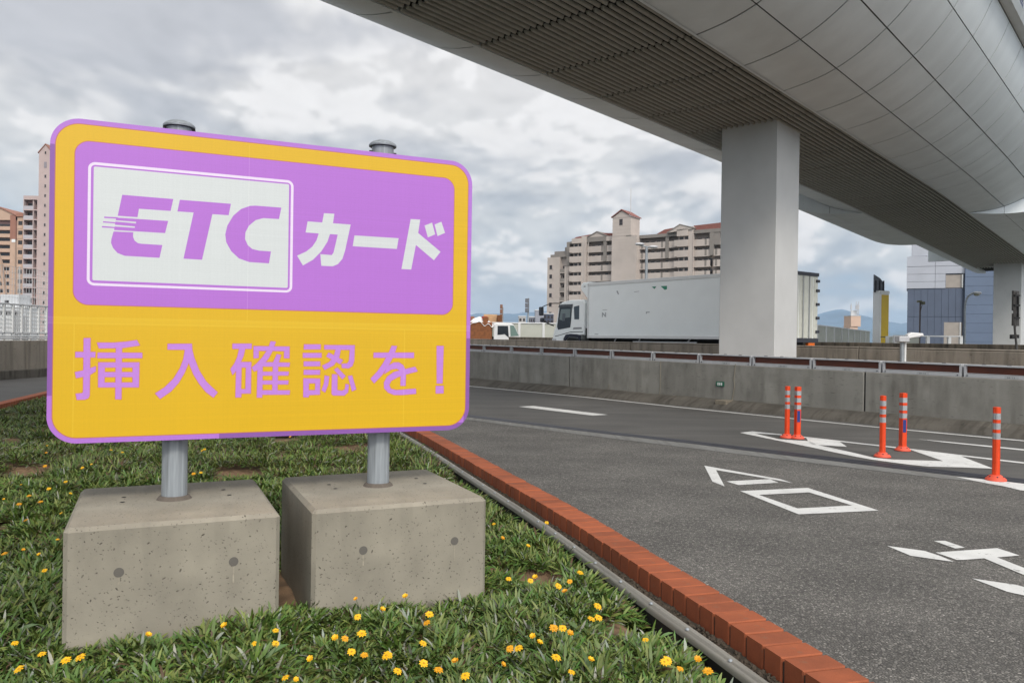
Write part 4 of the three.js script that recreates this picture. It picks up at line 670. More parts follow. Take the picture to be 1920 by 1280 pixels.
  mesh('edge_rail', [rbox(2.455, 12.31, 3.5, 3.64, 1.12, 1.19, 0.012, 1), rbox(2.455, 12.31, 1.17, 1.3, 1.12, 1.19, 0.012, 1), rbox(2.45, 2.53, 1.2, 3.6, 1.12, 1.19, 0.012, 1), rbox(12.23, 12.315, 1.2, 3.6, 1.12, 1.19, 0.012, 1)], M.white, bx);
  const grn = std({ color: lin(0.03, 0.25, 0.15), roughness: 0.5 }), gry = std({ color: lin(0.38, 0.39, 0.40), roughness: 0.6 });
  const mk = (pts, m) => mesh('printed_mark', prism(pts, 0.004, 0).translate(0, 0, 1.169), m, bx);
  mk([[6.30, 3.30], [6.55, 3.30], [6.45, 3.2]], grn); mk([[6.78, 3.30], [7.12, 3.30], [7.12, 3.16], [7.0, 3.14]], grn);
  mk([[3.42, 2.42], [3.7, 2.42], [3.7, 2.40], [3.42, 2.40]], gry); mk([[3.38, 2.1], [3.38, 2.3], [3.44, 2.3], [3.58, 2.18], [3.58, 2.3], [3.64, 2.3], [3.64, 2.1], [3.58, 2.1], [3.44, 2.22], [3.44, 2.1]], gry);
  mk([[4.25, 3.2], [4.33, 3.22], [4.42, 3.06], [4.36, 3.05]], gry); mk([[5.3, 3.13], [5.6, 3.15], [5.6, 3.13], [5.3, 3.11]], gry); mk([[6.0, 2.28], [6.2, 2.28], [6.2, 2.24], [6.06, 2.24], [6.06, 2.2], [6.0, 2.2]], gry); mk([[2.95, 1.36], [3.2, 1.36], [3.12, 1.33], [2.9, 1.33]], gry);
  // rear doors with pressed ribs, lock rods, hinges
  const ribs = []; for (let z = -1.05; z < 1.06; z += 0.30) ribs.push(rbox(12.27, 12.325, 1.25, 3.52, z - 0.125, z + 0.125, 0.025));
  mesh('rear_door', ribs, std({ map: noisy([206, 206, 194], 0.1, 85, 0.8), roughness: 0.45 }), t);
  mesh('lock_rod', [-0.6, -0.2, 0.2, 0.6].map((z) => bar([12.36, 1.25, z], [12.36, 3.5, z], 0.018, 6)), M.alu, t);
  mesh('hinge', [1.5, 2.0, 2.5, 3.0, 3.35].flatMap((y) => [-1.14, 1.14].map((z) => rbox(12.31, 12.37, y - 0.05, y + 0.05, z - 0.1, z + 0.1, 0.01, 1))), M.darkSteel, t);
  mesh('rear_frame', [box(12.27, 12.36, 3.52, 3.64, -1.18, 1.18), box(12.27, 12.36, 1.1, 1.25, -1.18, 1.18)], M.darkSteel, t);
  for (const z of [-0.8, 0.8]) mesh('tail_light', rbox(12.2, 12.34, 0.95, 1.1, z - 0.2, z + 0.2, 0.02), std({ color: lin(0.75, 0.16, 0.02), roughness: 0.35 }), t);
  mesh('chassis', [box(2.3, 12.2, 0.85, 1.12, -0.45, 0.45), box(2.6, 12.2, 1.1, 1.2, -1.05, 1.05), box(3.4, 5.0, 0.55, 1.05, 0.6, 1.05), box(5.6, 6.6, 0.6, 1.0, 0.6, 1.0)], M.black, t);
  mesh('side_guard', [box(5.2, 8.6, 1.0, 1.06, 1.06, 1.1), bar([4.2, 1.18, 1.08], [4.0, 0.9, 1.08], 0.03), bar([8.0, 0.9, 1.08], [8.3, 1.2, 1.08], 0.03), bar([5.6, 1.18, 1.08], [5.5, 0.95, 1.08], 0.03)], M.alu, t);
  for (const x of [1.38, 9.6, 10.8]) for (const z of [-0.98, 0.98]) { const wh = mesh('wheel', new THREE.TorusGeometry(0.36, 0.14, 10, 28).scale(1, 1, 1.0).translate(x, 0.5, z), M.black, t); mesh('rim', new THREE.CylinderGeometry(0.27, 0.27, 0.2, 20).rotateX(Math.PI / 2).translate(x, 0.5, z), M.alu, wh); }
}

// ================================================================== apartment block with red roofs (x along its front, z towards us)
const paleWall = std({ map: noisy([178, 168, 160], 0.10, 120, 14), roughness: 0.9 }), greyWall = std({ map: noisy([128, 122, 116], 0.1, 121, 10), roughness: 0.9 }), redTile = std({ map: noisy([128, 82, 74], 0.25, 122, 5, 20), roughness: 0.85 }), deepWall = std({ map: noisy([146, 134, 126], 0.12, 123, 10), roughness: 0.9 }), paneMat = std({ color: lin(0.035, 0.03, 0.03), roughness: 0.25 }), frameMat = std({ color: lin(0.42, 0.36, 0.33), roughness: 0.7 });
{
  const b = thing('apartment_block', 'pale pink apartment block with red roofs and a gabled stair tower behind the truck', 'building', [17.9, 0, -251], -0.6212);
  const P = (n, g, m = paleWall) => mesh(n, g, m, b);
  const win = (x0, x1, y0, y1, z, out = 0.05) => { const f = P('window', [box(x0, x0 + 0.08, y0, y1, z, z + out), box(x1 - 0.08, x1, y0, y1, z, z + out), box(x0, x1, y0, y0 + 0.08, z, z + out), box(x0, x1, y1 - 0.08, y1, z, z + out)], frameMat); mesh('pane', box(x0 + 0.06, x1 - 0.06, y0 + 0.06, y1 - 0.06, z - 0.02, z + 0.02), paneMat, f); return f; };
  const floors = []; for (let k = 0; k <= 9; k++) floors.push(2.1 + 3 * k);        // slab heights, top gallery slab 29.1
  // stepped left wing
  P('wall', [box(-8.4, -3.7, -0.6, 28.05, -12, 0), box(-1.9, -1.0, -0.6, 25, -12, 0), box(-3.8, -1.8, -0.6, 28.05, -12, -1.5)]);
  P('parapet', [box(-7.4, -0.9, 28.05, 28.95, -10, -0.2), box(-6.4, -0.9, 28.95, 30.0, -9, -1.0)], greyWall); P('wall', box(-2.6, -0.9, 30, 31.2, -8, -1.2), greyWall);
  P('wall', [box(-9, -8.4, -0.6, 26.6, -8, -1.0)]);
  floors.forEach((f) => { if (f > 26) return; win(-8.0 + 0.35, -6.5, f + 1.1, f + 2.55, 0.0); P('window_shutter', box(-6.5, -6.05, f + 1.05, f + 2.6, 0, 0.12), frameMat); P('slab', box(-3.8, -1.8, f - 0.25, f, -1.6, 0)); P('balcony_railing', box(-3.75, -1.85, f, f + 1.15, -0.12, -0.04), greyWall); win(-3.5, -2.1, f + 0.1, f + 2.3, -1.5); P('bay_window', box(-8.55, -8.4, f + 0.2, f + 1.7, -5, -1.5)); });
  // main body back wall, roofs
  P('wall', [box(-0.9, 62, -0.6, 33, -14, -1.6)], deepWall);
  P('grey_frame', [box(-1.0, 0.05, 25, 32.6, -1.6, 0.35), box(-1.0, 3.2, 32.0, 32.6, -1.6, 0.3)], greyWall);
  P('column', [box(-0.75, -0.25, -0.6, 25, -1.0, 0.25)]);
  const gallery = (x0, x1, wins, doors, from = 0) => floors.forEach((f) => {
    if (f < from) return;
    P('slab', box(x0, x1, f - 0.22, f, -1.7, 0.02)); P('parapet', box(x0, x1, f, f + 1.7, -0.14, 0.0));
    for (const x of wins) win(x, x + 1.35, f + 1.25, f + 2.35, -1.58); for (const x of doors) { P('door', box(x, x + 0.95, f, f + 2.3, -1.6, -1.53), paneMat); P('partition', box(x - 0.75, x - 0.15, f, f + 1.72, -0.16, 0.03), greyWall); }
  });
  gallery(6.3, 15.9, [7.1, 9.0, 14.2], [12.0]);
  gallery(24.3, 36.7, [27.2, 29.0, 34.8], [25.6, 32.0]);
  gallery(41.4, 46.3, [42.0, 43.8], [45.4]);
  gallery(47.3, 60, [49.5, 52, 55, 58], [48.5]);
  P('grey_column', [box(12.1, 13.2, 26, 32.6, -0.3, 0.2), box(32.7, 33.7, 26, 32.6, -0.3, 0.2), box(46.2, 47.4, 26.1, 33, -0.5, 0.3)], greyWall);
  P('grey_column', [box(47.3, 49.2, 29, 33, -0.5, 0.2)], greyWall);
  P('fascia', [box(6.3, 15.9, 32.15, 33.6, -1.7, 0.35), box(24.3, 36.7, 32.15, 33.1, -1.7, 0.35), box(41.4, 60, 32.5, 33.5, -1.7, 0.35)], greyWall);
  P('fascia', box(13.2, 15.9, 32.1, 33.5, -0.2, 0.4));
  // bays that stand forward
  const bay = (x0, x1, wl, topY) => { P('wall', box(x0, x1, -0.6, topY, -1.6, 0.2), paleWall); P('wall', box(x1, x1 + wl, -0.6, topY + 0.6, -1.6, 0.9));
    floors.forEach((f) => { P('balcony', box(x0 - 0.9, x1, f, f + 1.72, 0.2, 1.3)); P('slab', box(x0, x1, f - 0.2, f, 0.2, 1.3)); const m = (x0 + x1) / 2; win(x0 + 0.2, m - 0.1, f + 1.74, f + 2.75, 0.22); win(m + 0.25, x1 - 0.1, f + 1.74, f + 2.75, 0.22); }); P('wall', box(x0 - 0.1, x1, 31.9, topY, 0.2, 1.3)); };
  bay(1.5, 4.7, 1.6, 33.4); bay(36.8, 40.1, 1.3, 33.9);
  floors.forEach((f) => { P('balcony', box(0, 1.5, f - 0.2, f + 1.5, -0.6, 0.1)); win(0.2, 1.1, f + 1.6, f + 2.6, -1.58); });
  for (const x of [5.9, 7.3, 41.6]) P('downpipe', bar([x, -0.6, 0.98], [x, 32, 0.98], 0.09, 6));
  P('roof', [prism([[0.6, 33.4], [16, 33.6], [16, 34.4], [9.8, 34.9], [2, 34.1]], 10).translate(0, 0, -10.5), prism([[24.4, 32.9], [37, 32.9], [37, 35.2], [31.4, 34.6], [28, 33]], 9).translate(0, 0, -10.8), prism([[41, 33.4], [60, 33.5], [60, 35.6], [41, 34.9]], 9).translate(0, 0, -9.6)], redTile);
  P('gable', [prism([[6.6, 33.5], [13.2, 33.5], [9.9, 35.0]], 0.4).translate(0, 0, -0.1), prism([[34, 33.1], [41.5, 33.8], [37.6, 35.1]], 0.4).translate(0, 0, 0.9)]);
  P('gable_roof', [prism([[6.3, 33.5], [9.9, 35.05], [13.5, 33.5], [13.5, 33.75], [9.9, 35.35], [6.3, 33.75]], 6).translate(0, 0, -5.5), prism([[33.6, 33.0], [37.6, 35.1], [41.7, 33.9], [41.7, 34.15], [37.6, 35.4], [33.6, 33.25]], 6).translate(0, 0, -4.6)], greyWall);
  // stair tower
  P('tower', [box(16.0, 24.3, -0.6, 33.05, -2.2, 2.0), box(16.2, 22.3, 33.05, 38.75, -3.8, 2.05)]); P('tower_ledge', box(20.8, 22.5, 32.9, 33.15, -3.9, 2.12), greyWall);
  P('tower_gable', prism([[16.2, 38.75], [22.3, 38.75], [19.25, 40.6]], 0.3).translate(0, 0, 1.75)); P('tower_band', box(16.1, 22.4, 38.55, 38.75, -3.9, 2.14), frameMat);
  P('tower_roof', prism([[15.8, 38.7], [19.25, 40.75], [22.7, 38.7], [22.7, 38.95], [19.25, 41.05], [15.8, 38.95]], 6.6).translate(0, 0, -4.2), redTile);
  win(18.4, 19.7, 36.2, 38.2, 2.05); P('antenna_mast', bar([20.9, 40, -0.5], [20.9, 47.6, -0.5], 0.06, 6)); for (let y = 24; y < 38; y += 1) P('tile_band', box(16.15, 22.32, y > 33 ? y : y, y + 0.03, 2.0, y > 33 ? 2.07 : 2.02), frameMat);
}
// ================================================================== towers at the far left
{
  const pink = std({ map: noisy([176, 158, 154], 0.08, 130, 16), roughness: 0.9 }), orange = std({ map: noisy([182, 154, 134], 0.08, 131, 12), roughness: 0.9 }), terra = std({ map: noisy([146, 104, 88], 0.1, 132, 10), roughness: 0.9 }), shade = std({ map: noisy([150, 118, 112], 0.1, 133, 8), roughness: 0.9 });
  const b = thing('apartment_tower', 'tall pink apartment tower with a plain gabled end wall just left of the sign', 'building', [-145.5, 0, -243], 0.0);
  const P = (n, g, m = pink) => mesh(n, g, m, b);
  P('wall', box(0, 4.0, -0.6, 56.6, -12, 0)); P('gable', prism([[0, 56.6], [4.0, 56.6], [2.0, 59.0]], 12).translate(0, 0, -12));
  P('roof', prism([[-0.3, 56.4], [2.0, 59.1], [4.3, 56.4], [4.3, 56.7], [2.0, 59.4], [-0.3, 56.7]], 12.4).translate(0, 0, -12.2), terra);
  P('wall', box(4, 16, -0.6, 50, -12, -1)); P('wall', prism([[-1.5, 40], [0, 40], [0, 48.6], [-0.6, 48.2], [-1.5, 47.4]], 6).translate(0, 0, -9));
  P('wall', box(-4.6, 0, -0.6, 42.2, -12, -1.6), shade); P('wall', [box(-4.6, 0.0, 42.2, 43.4, -12, 0), box(-0.35, 0, -0.6, 42.2, -1.6, 0), box(-4.6, -4.4, -0.6, 42.2, -1.6, 0)]);
  P('wall', box(-6.6, -4.6, -0.6, 37, -12, -0.4), orange); P('roof', box(-6.8, -4.5, 37, 38, -12, 0), terra);
  for (let k = 0; k < 14; k++) { const y = 0.6 + 2.97 * k;
    P('slab', box(-4.5, -0.3, y - 0.3, y, -1.6, 0.05)); P('balcony_railing', box(-4.45, -1.6, y, y + 1.1, -0.06, 0.02), std({ color: lin(0.4, 0.38, 0.4), roughness: 0.6 })); P('partition', box(-1.7, -1.45, y, y + 2.7, -1.6, 0));
    P('window', box(-4.1, -1.9, y + 0.1, y + 2.2, -1.6, -1.55), paneMat); P('window', box(-1.35, -0.45, y + 0.9, y + 2.3, -1.6, -1.55), paneMat);
    if (k < 12) { P('balcony_railing', box(-6.6, -5.0, y, y + 1.1, -0.4, -0.3), orange); P('window', box(-6.3, -5.0, y + 1.15, y + 2.4, -0.42, -0.37), paneMat); } }
  for (let k = 0; k < 17; k++) { const y = 1.4 + 2.97 * k, f = P('window', box(1.75, 2.35, y, y + 1.0, 0, 0.08), std({ color: lin(0.3, 0.26, 0.27), roughness: 0.7 })); mesh('pane', box(1.86, 2.24, y + 0.1, y + 0.9, 0.06, 0.1), paneMat, f); }
  P('window', box(1.6, 2.4, 52, 53.8, 0, 0.08), std({ color: lin(0.24, 0.22, 0.24), roughness: 0.7 })); P('vent', box(1.8, 2.2, 56.2, 57, 0, 0.08), paneMat);
  const o = thing('apartment_tower', 'orange apartment tower with a gabled roof at the left edge of the photo', 'building', [-204.5, 0, -316], 0);
  const Q = (n, g, m = orange) => mesh(n, g, m, o);
  Q('wall', box(-9, 4.2, -0.6, 46.2, -14, -1.4), shade); Q('wall', [box(4.2, 6.2, -0.6, 38.6, -14, 0), box(-11, -9, -0.6, 46, -14, 0)]); Q('terracotta_panel', box(4.2, 6.4, 38.6, 48.2, -14, 0.1), terra); Q('white_band', box(4.9, 6.3, 37.4, 38.6, 0, 0.12), M.white);
  Q('gable', prism([[-11.2, 46.2], [6.4, 46.2], [6.4, 48.2], [0.2, 51.2], [-5, 48.6], [-11.2, 47]], 14).translate(0, 0, -14)); Q('roof', prism([[-11.4, 47], [-5, 48.8], [0.2, 51.4], [6.7, 48.3], [6.7, 47.9], [0.2, 50.9], [-5, 48.2], [-11.4, 46.6]], 14.6).translate(0, 0, -14.2), terra);
  for (let k = 0; k < 15; k++) { const y = 1.5 + 2.93 * k; Q('slab', box(-9, 4.2, y - 0.3, y, -1.5, 0.05)); Q('balcony_parapet', box(-9, 4.2, y, y + 1.15, -0.1, 0.0)); Q('window', box(-1.5, 3.6, y + 0.3, y + 2.3, -1.4, -1.34), paneMat); Q('window', box(-8, -3, y + 0.3, y + 2.3, -1.4, -1.34), paneMat); }
  // stair ramp in front of it
  const s = thing('outside_stair', 'pale slanted outside stair in front of the orange tower at the left edge', 'stair', [-171, 0, -265], 0);
  mesh('stringer', prism([[-1.6, 32], [1.0, 24], [2.6, 13], [2.0, 12.6], [0.2, 24], [-2, 31]], 1.2), orange, s);
  const lo = thing('low_house', 'small pale low building seen between the two towers on the left', 'building', [-136.5, 0, -214], 0);
  mesh('wall', [box(-3.5, 5, -0.6, 8.2, -6, 0), box(-2.2, 3, 8.2, 11.8, -6, -1)], M.whiteGrey, lo); mesh('roof', box(-3.8, 5.2, 8.2, 8.6, -6.2, 0.2), M.white, lo); mesh('window', [box(-1, 0.2, 9.4, 10.2, -1, -0.94)], paneMat, lo); mesh('window', [box(-2.6, 4, 6.0, 7.4, 0, 0.05)], paneMat, lo);
  // parked truck behind the screens
  const v = thing('parked_van', 'white van with a blue bundle half hidden behind the white screen fence', 'van', [-19.6, -0.1, -27.5], 0.3);
  mesh('body', prism([[-2.3, 0.4], [-2.3, 1.2], [-1.6, 1.5], [-1.0, 2.15], [2.3, 2.2], [2.3, 0.4]], 1.7, 0.06, 2).translate(0, 0, -0.85), M.white, v); mesh('window', prism([[-1.5, 1.5], [-0.98, 2.0], [-0.2, 2.02], [-0.2, 1.5]], 0.02).translate(0, 0, 0.85), M.glassDark, v); mesh('bundle', new THREE.SphereGeometry(0.42, 16, 10).scale(1, 0.7, 0.8).translate(0.9, 2.32, 0.1), std({ color: lin(0.2, 0.3, 0.5), roughness: 0.8 }), v);
  for (const x of [-1.4, 1.5]) for (const z of [-0.75, 0.78]) mesh('wheel', new THREE.TorusGeometry(0.24, 0.1, 8, 20).translate(x, 0.28, z), M.black, v);
}
// ================================================================== blue and grey clad building under the far end of the overhead one
{
  const b = thing('clad_building', 'blue and pale grey panelled building beyond the yellow arch at the right', 'building', [37.9, 0, -76.4], -0.46);
  const lilac = std({ map: noisy([178, 182, 191], 0.06, 140, 6), roughness: 0.5 }), navy = std({ map: noisy([90, 100, 118], 0.1, 141, 5), roughness: 0.5 }), blue = std({ map: noisy([104, 118, 140], 0.08, 142, 6), roughness: 0.5 }), beige = std({ map: noisy([164, 156, 148], 0.1, 143, 2), roughness: 0.8 });
  const P = (n, g, m) => mesh(n, g, m, b);
  P('core', [box(0.1, 4.9, -0.6, 9.95, -14, -0.2), box(4.9, 14, -0.6, 12, -14, -0.2)], navy);
  P('cladding_panel', [rbox(0.4, 2.6, 10.05, 11.6, -4, -0.06, 0.015, 1)], lilac); P('cladding_panel', [rbox(2.62, 5, 10.05, 11.6, -4, -0.06, 0.015, 1)], lilac);
  for (const [y0, y1] of [[9.05, 10.03], [8.32, 9.02], [7.6, 8.30], [6.95, 7.58]]) for (const [x0, x1] of [[0, 2.4], [2.42, 4.85]]) { if (x0 > 2 && y1 < 8.31) { P('cladding_panel', rbox(x0, 3.28, y0, y1, -4, 0, 0.012, 1), lilac); continue; } P('cladding_panel', rbox(x0, x1, y0, y1, -4, 0, 0.012, 1), lilac); }
  P('louvre_panel', rbox(3.3, 4.72, 6.98, 8.22, -1, -0.12, 0.01, 1), beige); P('panel_edge', box(4.62, 4.72, 6.98, 8.22, -0.12, 0.02), M.white);
  for (let x = 0.08; x < 4.7; x += 0.58) for (const [y0, y1] of [[4.26, 6.93], [0.2, 4.23]]) { if (x > 3.1 && y0 < 1) P('cladding_panel', rbox(x, x + 0.565, 3.75, y1, -3, -0.06, 0.01, 1), navy); else P('cladding_panel', rbox(x, x + 0.565, y0, y1, -3, -0.06, 0.01, 1), navy); }
  P('louvre_panel', rbox(3.2, 4.7, 1.2, 3.73, -1, -0.05, 0.01, 1), beige); P('panel_edge', box(4.5, 4.58, 1.2, 3.73, -0.05, 0.03), M.white);
  for (let y = 0.2; y < 9.9; y += 0.86) for (const [x0, x1] of [[4.87, 8.2], [8.22, 11.6]]) P('cladding_panel', rbox(x0, x1, y, y + 0.845, -3, 0.25, 0.01, 1), blue);
}
// ================================================================== small things along the carriageway
{
  // portal with a yellow inside
  const a = thing('yellow_portal', 'white portal with a bright yellow inner face beyond the carriageway wall', 'portal', [22.05, 0.4, -47.6], -1.1);
  mesh('frame', rbox(-0.56, 0, 0, 4.35, -0.8, 0, 0.09, 4), M.white, a);
  mesh('yellow_panel', rbox(-0.06, 0.014, 0, 4.12, -0.74, -0.09, 0.012), std({ map: noisy([206, 172, 18], 0.08, 150, 2), roughness: 0.4 }), a);
  mesh('cap', rbox(-0.565, 0.03, 4.16, 4.37, -0.82, 0.01, 0.08, 4), M.white, a);
  mesh('dark_band', rbox(-0.04, 0.02, 1.55, 1.61, -0.76, -0.07, 0.01, 1), M.darkSteel, a);
  const s = thing('direction_board', 'dark slanting back of a board standing on top of the yellow portal', 'sign', [21.75, 4.78, -47.9], 0.35);
  mesh('board', prism([[0, 0], [0, 0.95], [0.45, 0.74], [0.78, 0.42], [0.78, 0]], 0.08), std({ map: noisy([104, 108, 118], 0.5, 151, 0.35), roughness: 0.5 }), s);
  mesh('brace', [0.1, 0.4, 0.68].flatMap((x) => [box(x - 0.03, x + 0.03, 0, 0.6, 0.081, 0.14), box(x - 0.03, x + 0.03, -0.1, 0.1, -0.05, 0.08)]), M.darkSteel, s);
  // screens
  const screen = (label, x0, z0, x1, z1, n, y1) => { const L = Math.hypot(x1 - x0, z1 - z0), t = thing('noise_screen', label, 'barrier', [x0, 0.4, z0], Math.atan2(-(z1 - z0), x1 - x0)); const cream = std({ map: noisy([186, 188, 177], 0.06, 160, 2), roughness: 0.5 });
    for (let i = 0; i < n; i++) { const a0 = i * L / n, a1 = (i + 1) * L / n; mesh('panel', [rbox(a0 + 0.03, a1 - 0.03, 0, 0.55, -0.03, 0.03, 0.01, 1), rbox(a0 + 0.03, a1 - 0.03, 0.58, y1, -0.03, 0.03, 0.01, 1)], cream, t); mesh('post', rbox(a0 - 0.08, a0 + 0.08, 0, y1 + 0.06, -0.06, 0.1, 0.02, 1), M.white, t); } mesh('rail', [rbox(0, L, y1, y1 + 0.07, -0.05, 0.08, 0.02, 1), rbox(0, L, 0.52, 0.6, 0.02, 0.08, 0.02, 1)], M.white, t); };
  screen('long cream noise screen with white posts beside and behind the truck cab', -2.6, -50.4, 14.2, -49, 11, 2.12);
  screen('cream noise screen running away between truck tail and yellow portal', 16.6, -43.4, 27.9, -62, 8, 2.1);
  screen('lower cream screen starting right of the yellow portal', 21.4, -45.3, 23.2, -45.2, 1, 1.55);
  const rl = thing('white_rail', 'white rail with thick posts in front of the blue building', 'railing', [22.6, 0.4, -44.6], 0); mesh('rail', rbox(-1.2, 2.7, 1.6, 1.67, -0.05, 0.05, 0.02, 1), M.white, rl); for (const x of [-1.1, 0.75, 1.95, 2.6]) mesh('post', rbox(x - 0.09, x + 0.09, 0, 1.6, -0.08, 0.08, 0.02, 1), M.white, rl);
  // short lamp between the walls
  const l = thing('wall_lamp', 'short grey lamp post with box head and white arm between the two walls', 'street lamp', [9.58, 0, -19.5], 0);
  mesh('pole', bar([0, -0.5, 0], [0, 1.6, 0], 0.045, 14), M.galv, l); mesh('pole', bar([0.1, -0.5, -0.05], [0.1, 1.62, -0.05], 0.03, 10), M.white, l); mesh('lamp_box', rbox(-0.13, 0.13, 1.58, 1.72, -0.12, 0.12, 0.02), M.alu, l); mesh('lamp_head', prism([[0.1, 1.66], [0.3, 1.7], [0.5, 1.74], [0.48, 1.8], [0.2, 1.82], [0.1, 1.76]], 0.16, 0.02, 2).translate(0, 0, -0.08), M.white, l);
  // tall lamps
  const d = thing('twin_lamp', 'tall grey street lamp with two oval heads above the truck', 'street lamp', [11.75, 0, -70], 0); mesh('pole', new THREE.CylinderGeometry(0.11, 0.16, 10.2, 14).translate(0, 4.8, 0), M.galv, d); mesh('arm', [bar([0, 9.85, 0], [-0.75, 10.02, 0], 0.06, 8), bar([0, 9.8, 0], [0.6, 9.8, 0.2], 0.06, 8)], M.galv, d);
  for (const [x, y] of [[-0.62, 10.08], [0.55, 9.82]]) { const hd = mesh('lamp_head', new THREE.SphereGeometry(0.5, 24, 12).scale(0.82, 0.27, 0.5).translate(x, y, x < 0 ? 0 : 0.2), M.alu, d); }
  const c = thing('arc_lamp', 'pale street lamp with a curved arm in front of the blue building', 'street lamp', [34.2, 0, -60], 0); mesh('pole', tube([[0, 0, 0], [0, 3, 0], [0, 4.5, 0], [0.12, 5.1, 0], [0.45, 5.45, 0], [0.8, 5.55, 0]], 0.07, 10, 40), M.galv, c); mesh('lamp_head', new THREE.SphereGeometry(0.3, 18, 10).scale(1.1, 0.42, 0.6).translate(0.9, 5.52, 0), M.whiteGrey, c); mesh('lamp_glass', new THREE.SphereGeometry(0.22, 16, 8).scale(1, 0.55, 0.7).translate(0.86, 5.42, 0), std({ color: lin(0.3, 0.28, 0.2), roughness: 0.3 }), c);
  const e = thing('flood_lamp', 'slim brown lamp pole with two small heads in front of the blue building', 'street lamp', [30.8, 0, -60], 0); const br = std({ color: lin(0.07, 0.045, 0.035), roughness: 0.6 }); mesh('pole', bar([0, 0, 0], [0, 4.8, 0], 0.05, 8), br, e); mesh('arm', [bar([0, 4.0, 0], [0.18, 4.7, 0], 0.025, 6)], br, e); mesh('lamp_head', [rbox(-0.22, 0.1, 4.75, 4.9, -0.12, 0.12, 0.03), rbox(0.08, 0.34, 4.6, 4.82, -0.1, 0.1, 0.03)], std({ color: lin(0.12, 0.12, 0.07), roughness: 0.5 }), e);
  // signal post at the right edge
  const g = thing('signal_post', 'dark back of a signal board on a bent pipe post by the distant pier', 'signal', [13.82, 0, -21.9], 0.5);
  const dk = std({ map: noisy([58, 56, 54], 0.3, 152, 0.3), roughness: 0.6 });
  mesh('board', [rbox(-0.05, 0.22, 2.5, 3.05, -0.03, 0.03, 0.01, 1), rbox(-0.04, 0.24, 2.08, 2.42, -0.03, 0.03, 0.01, 1)], dk, g); mesh('brace', [box(-0.05, 0.2, 2.9, 2.94, 0.02, 0.07), box(-0.05, 0.2, 2.62, 2.67, 0.02, 0.07), box(-0.03, 0.2, 2.28, 2.32, 0.02, 0.07), box(0.0, 0.04, 2.05, 3.0, 0.02, 0.06), box(0.1, 0.15, 2.3, 2.9, 0.03, 0.07)], M.black, g);
  mesh('post', tube([[0, 3.0, 0.02], [0, 2.2, 0.03], [0.02, 1.9, 0.04], [0.06, 1.55, 0.06], [0.05, 1.25, 0.1], [0.2, 1.16, 0.12], [0.8, 1.14, 0.12]], 0.03, 8, 40), dk, g); mesh('clamp', [rbox(-0.14, -0.02, 1.72, 1.84, -0.02, 0.06, 0.01, 1), rbox(0.1, 0.2, 1.74, 1.84, -0.02, 0.06, 0.01, 1)], M.black, g);
  // light truck with a tarped load
  const k = thing('light_truck', 'small white truck driving right with an orange load bed left of the large truck', 'truck', [-0.75, 0.42, -48], 0.0);
  mesh('cab', prism([[-0.35, 0.4], [-0.35, 2.0], [-0.2, 2.06], [0.72, 2.04], [0.85, 1.95], [1.2, 1.3], [1.24, 0.4]], 1.4, 0.05, 2).translate(0, 0, -0.7), M.white, k); mesh('side_window', prism([[-0.12, 1.35], [-0.12, 1.9], [0.5, 1.9], [0.56, 1.2], [0.3, 1.4]], 0.02).translate(0, 0, 0.69), M.glassDark, k);
  mesh('windscreen', prism([[0.66, 1.28], [0.62, 1.93], [0.84, 1.93], [1.16, 1.32]], 0.02).translate(0, 0, 0.692), std({ color: lin(0.16, 0.24, 0.21), roughness: 0.15 }), k);
  mesh('windscreen', grid(1, 1, (u, v) => [lerp(0.87, 1.21, 1 - v), lerp(1.32, 1.94, v), lerp(-0.6, 0.6, u)]), M.glassDark, k);
  mesh('load_bed', [rbox(-1.75, -0.45, 0.5, 2.1, -0.7, 0.7, 0.03, 1), box(-1.0, -0.7, 2.0, 2.42, -0.5, 0.5)], std({ map: noisy([128, 78, 42], 0.35, 153, 0.6), roughness: 0.7 }), k);
  mesh('tarpaulin', grid(24, 8, (u, v) => { const x = lerp(-1.8, -0.3, u); return [x, 2.12 + 0.32 * Math.sin(Math.PI * Math.min(1, u * 1.6)) * (0.6 + 0.4 * Math.sin(v * 3.1)) + 0.12 * Math.sin(u * 19) * u - 0.22 * Math.pow(Math.abs(v - 0.5) * 2, 3), lerp(-0.75, 0.75, v)]; }), M.white, k);
  for (const x of [-1.3, 0.7]) for (const z of [-0.6, 0.62]) mesh('wheel', new THREE.TorusGeometry(0.24, 0.09, 8, 18).translate(x, 0.3, z), M.black, k);
  const cont = (label, x0, x1, y1, rgb, z, y0 = 0.3) => { const t = thing('shipping_container', label, 'container', [(x0 + x1) / 2, 0, z], 0), m = std({ map: noisy(rgb, 0.2, 170 + Math.round(x1 * 10 + 100), 1.5), roughness: 0.7 }), hw = (x1 - x0) / 2; mesh('shell', rbox(-hw, hw, y0, y1, -2.4, 0, 0.03, 1), m, t); const r = []; for (let x = -hw + 0.06; x < hw - 0.05; x += 0.14) r.push(rbox(x, x + 0.07, y0 + 0.1, y1 - 0.1, -0.01, 0.03, 0.01, 1)); mesh('ribs', r, m, t); };
  cont('brown container at the left end, next to the edge of the sign', -3.6, -2.92, 3.22, [150, 98, 66], -60); cont('maroon container beside the brown one behind the small truck', -2.9, -2.28, 3.02, [112, 52, 44], -60); cont('bright red box on top behind the orange load', -2.36, -1.95, 3.28, [150, 36, 26], -61.5, 2.4); cont('beige container behind the small white truck', -2.3, -1.22, 3.5, [196, 160, 120], -63.5); cont('olive brown narrow container right of the beige one', -1.2, -0.85, 3.45, [110, 66, 30], -63.2);
